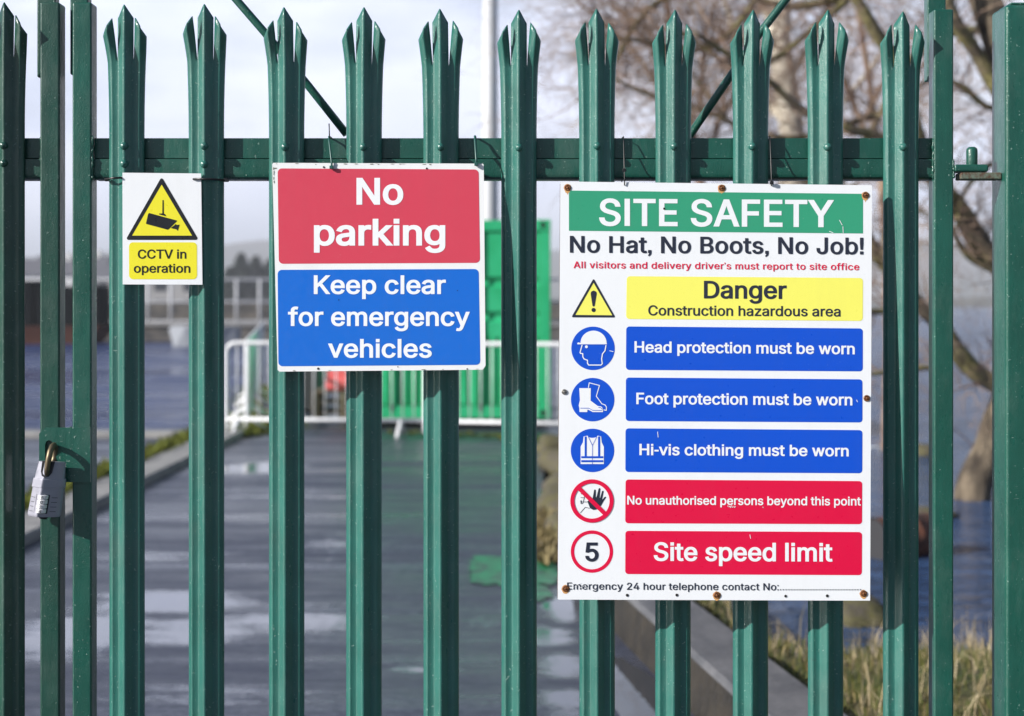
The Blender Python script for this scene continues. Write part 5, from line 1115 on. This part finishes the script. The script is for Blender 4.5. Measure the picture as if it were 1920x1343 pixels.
L9 = limb_pts([(1935, 330), (1880, 300), (1830, 330), (1800, 380), (1790, 440)], Y1+.3, Y1-.4)
tree('mossy leaning tree rising from the shallows, partly behind the gate post', [(trunk, .165, .12, .9), (L1, .095, .05, 1.3), (L2, .125, .05, 1.6), (L3, .05, .02, .7), (L4, .085, .045, 1.2), (L5, .055, .02, 1.6), (L6, .03, .012, .8), (L7, .035, .018, .7), (L8, .03, .018, .5), (L9, .035, .012, .8)],
     Vector((r0.x, r0.y, WZ)), 3, 16, .75, BARKM, TWIGM, 2)
# second tree behind: olive limbs sweeping left and down
Y2 = 13.5; r2 = Vector((P(2010, 0, Y2).x, Y2, WZ))
T2 = [r2 + Vector((0, 0, -.3)), r2 + Vector((0, 0, .8)), P(2000, 420, Y2), P(1960, 250, Y2), P(1880, 60, Y2), P(1800, -120, Y2), P(1700, -300, Y2)]
M1 = limb_pts([(1800, -120), (1690, -60), (1600, -10), (1500, 10), (1420, 0), (1330, -30)], Y2, Y2-.6)
M2 = limb_pts([(1880, 60), (1780, 60), (1700, 120), (1650, 210), (1600, 300), (1560, 380)], Y2, Y2-.8)
M3 = limb_pts([(1600, -10), (1520, 60), (1450, 110), (1390, 130), (1320, 90), (1250, 50)], Y2-.3, Y2-1)
M4 = limb_pts([(1420, 0), (1370, 60), (1300, 95), (1220, 80), (1150, 70), (1090, 40)], Y2-.5, Y2-1.2)
M5 = limb_pts([(1650, 210), (1590, 230), (1500, 260), (1420, 250), (1340, 215), (1260, 190), (1190, 165), (1150, 145)], Y2-.4, Y2-1.3)
M6 = limb_pts([(1960, 250), (1900, 210), (1850, 200), (1800, 160), (1740, 150), (1690, 190)], Y2, Y2-.6)
M7 = limb_pts([(1330, -30), (1240, 0), (1190, 50), (1160, 110), (1120, 160), (1080, 190)], Y2-.6, Y2-1.4)
M8 = limb_pts([(1560, 380), (1500, 330), (1440, 300), (1380, 240), (1330, 180), (1290, 130)], Y2-.8, Y2-1.2)
tree('spreading bare tree whose olive limbs fill the sky above the Site Safety board', [(T2, .18, .08, .6), (M1, .065, .03, 2.0), (M2, .055, .024, 1.4), (M3, .042, .016, 2.2), (M4, .040, .013, 2.4), (M5, .040, .015, 2.4), (M6, .05, .02, 1.2), (M7, .04, .012, 2.4), (M8, .035, .015, 1.6)],
     r2, 7, 21, .85, BARKM, TWIGM, 2)
# birch further back, pale trunk between the pale tops
Y3 = 19; b0 = Vector((P(1500, 0, Y3).x, Y3, WZ))
B1 = [b0 + Vector((0, 0, -.3)), P(1500, 450, Y3), P(1490, 330, Y3), P(1481, 240, Y3), P(1470, 160, Y3), P(1462, 70, Y3), P(1466, -40, Y3), P(1450, -220, Y3)]
B2 = limb_pts([(1481, 240), (1440, 200), (1390, 120), (1370, 40), (1345, -60)], Y3, Y3+.4)
B3 = limb_pts([(1470, 160), (1520, 80), (1560, 0), (1580, -100)], Y3, Y3+.5)
B4 = limb_pts([(1462, 70), (1400, -20), (1300, -80), (1200, -100)], Y3, Y3)
B5 = limb_pts([(1490, 330), (1560, 220), (1640, 120), (1700, 20)], Y3, Y3+.5)
tree('pale birch further back, its whitish trunk showing between two pale tips', [(B1, .21, .15, .4), (B2, .07, .03, 1.6), (B3, .06, .03, 1.4), (B4, .06, .02, 2.0), (B5, .05, .02, 1.6)], b0, 11, 9, 1.15, BIRCHM, TWIGM, 2, .014)
# thicket of thin leaning stems behind, a brown haze of twigs
Y4 = 17; c0 = Vector((P(1320, 0, Y4).x, Y4, WZ))
C = [([c0 + Vector((0, 0, -.3)), P(1322, 460, Y4), P(1310, 330, Y4), P(1290, 200, Y4), P(1262, 80, Y4), P(1235, -60, Y4)], .07, .04, 1.6)]
for i, (x0, x1, x2) in enumerate(((1300, 1240, 1130), (1330, 1380, 1440), (1290, 1190, 1060), (1340, 1450, 1560), (1310, 1320, 1350), (1295, 1215, 1095))): C.append((limb_pts([(x0, 330 - i*30), ((x0+x1)/2, 220 - i*22), (x1, 120 - i*12), (x2, -20)], Y4, Y4 + (.5 if i % 2 else -.5)), .04, .014, 1.9))
tree('thin brown many branched tree in the middle, hazy with fine twigs', C, c0, 15, 17, .95, TWIGM, TWIGM, 2, .010)
Y5 = 16; c5 = Vector((P(1660, 0, Y5).x, Y5, WZ)); C = [([c5 + Vector((0, 0, -.3)), P(1664, 560, Y5), P(1655, 380, Y5), P(1640, 230, Y5), P(1622, 90, Y5), P(1600, -60, Y5)], .05, .035, 1.4)]
for i, (x0, x1, x2) in enumerate(((1650, 1700, 1780), (1645, 1590, 1520), (1640, 1720, 1830), (1630, 1560, 1480), (1625, 1690, 1760))): C.append((limb_pts([(x0, 380 - i*40), ((x0+x1)/2, 280 - i*32), (x1, 180 - i*22), (x2, 20 - i*8)], Y5, Y5 + (.4 if i % 2 else -.4)), .035, .012, 1.7))
tree('slender brown tree with upright twiggy limbs, between the birch and the leaning tree', C, c5, 19, 15, .8, TWIGM, TWIGM, 2, .009)

# far conifers across the water on the left
FIR = leafm('dark_conifer', (0.015, 0.03, 0.018), (0.035, 0.055, 0.03))
def conifer(px, top, w, Y, lab, seed, cat='far dark conifers'):
    r = random.Random(seed); h = EYE - (top - HZ)*(Y+D)/F - WZ; x = BX(px, Y); t = thing('conifer', (x, Y, WZ), lab, 'tree', cat)
    m = MB(); m.tube([(x, Y, WZ), (x, Y, WZ + h*.95)], [.3, .05], 8); m.build('trunk', BARKM, t, t.location)
    m = MB()
    for k in range(3600):
        f = r.random()**.8; z_ = WZ + h*(.1 + .9*f); rr_ = w/2*(1 - f)**.8*(.35 + .75*r.random()) + .05; a = r.uniform(0, 6.28); c = Vector((x + rr_*math.cos(a), Y + rr_*math.sin(a), z_ - rr_*.2)); s = r.uniform(.35, .9)
        d_ = Vector((math.cos(a), math.sin(a), r.uniform(-.5, .2)))*s; e = Vector((-math.sin(a), math.cos(a), r.uniform(-.3, .3)))*s*.5
        m.add([c - e, c + e, c + d_], [(0, 1, 2)])
    m.build('crown', FIR, t, t.location)
for i, (px, top, w, Y, lab) in enumerate(((452, 474, 9.5, 330, 'tallest far conifer of the group right of the CCTV sign'), (480, 480, 10.5, 335, 'broad far conifer right of the tallest one'), (432, 500, 8.5, 325, 'low far conifer left of the tallest one'), (506, 486, 10, 345, 'far conifer at the edge of the No parking sign'), (38, 506, 8, 250, 'dark far conifer in front of the grey house, far left'), (188, 500, 8, 300, 'dark far conifer seen left of the CCTV sign'))):
    conifer(px, top, w, Y, lab, 50 + i)
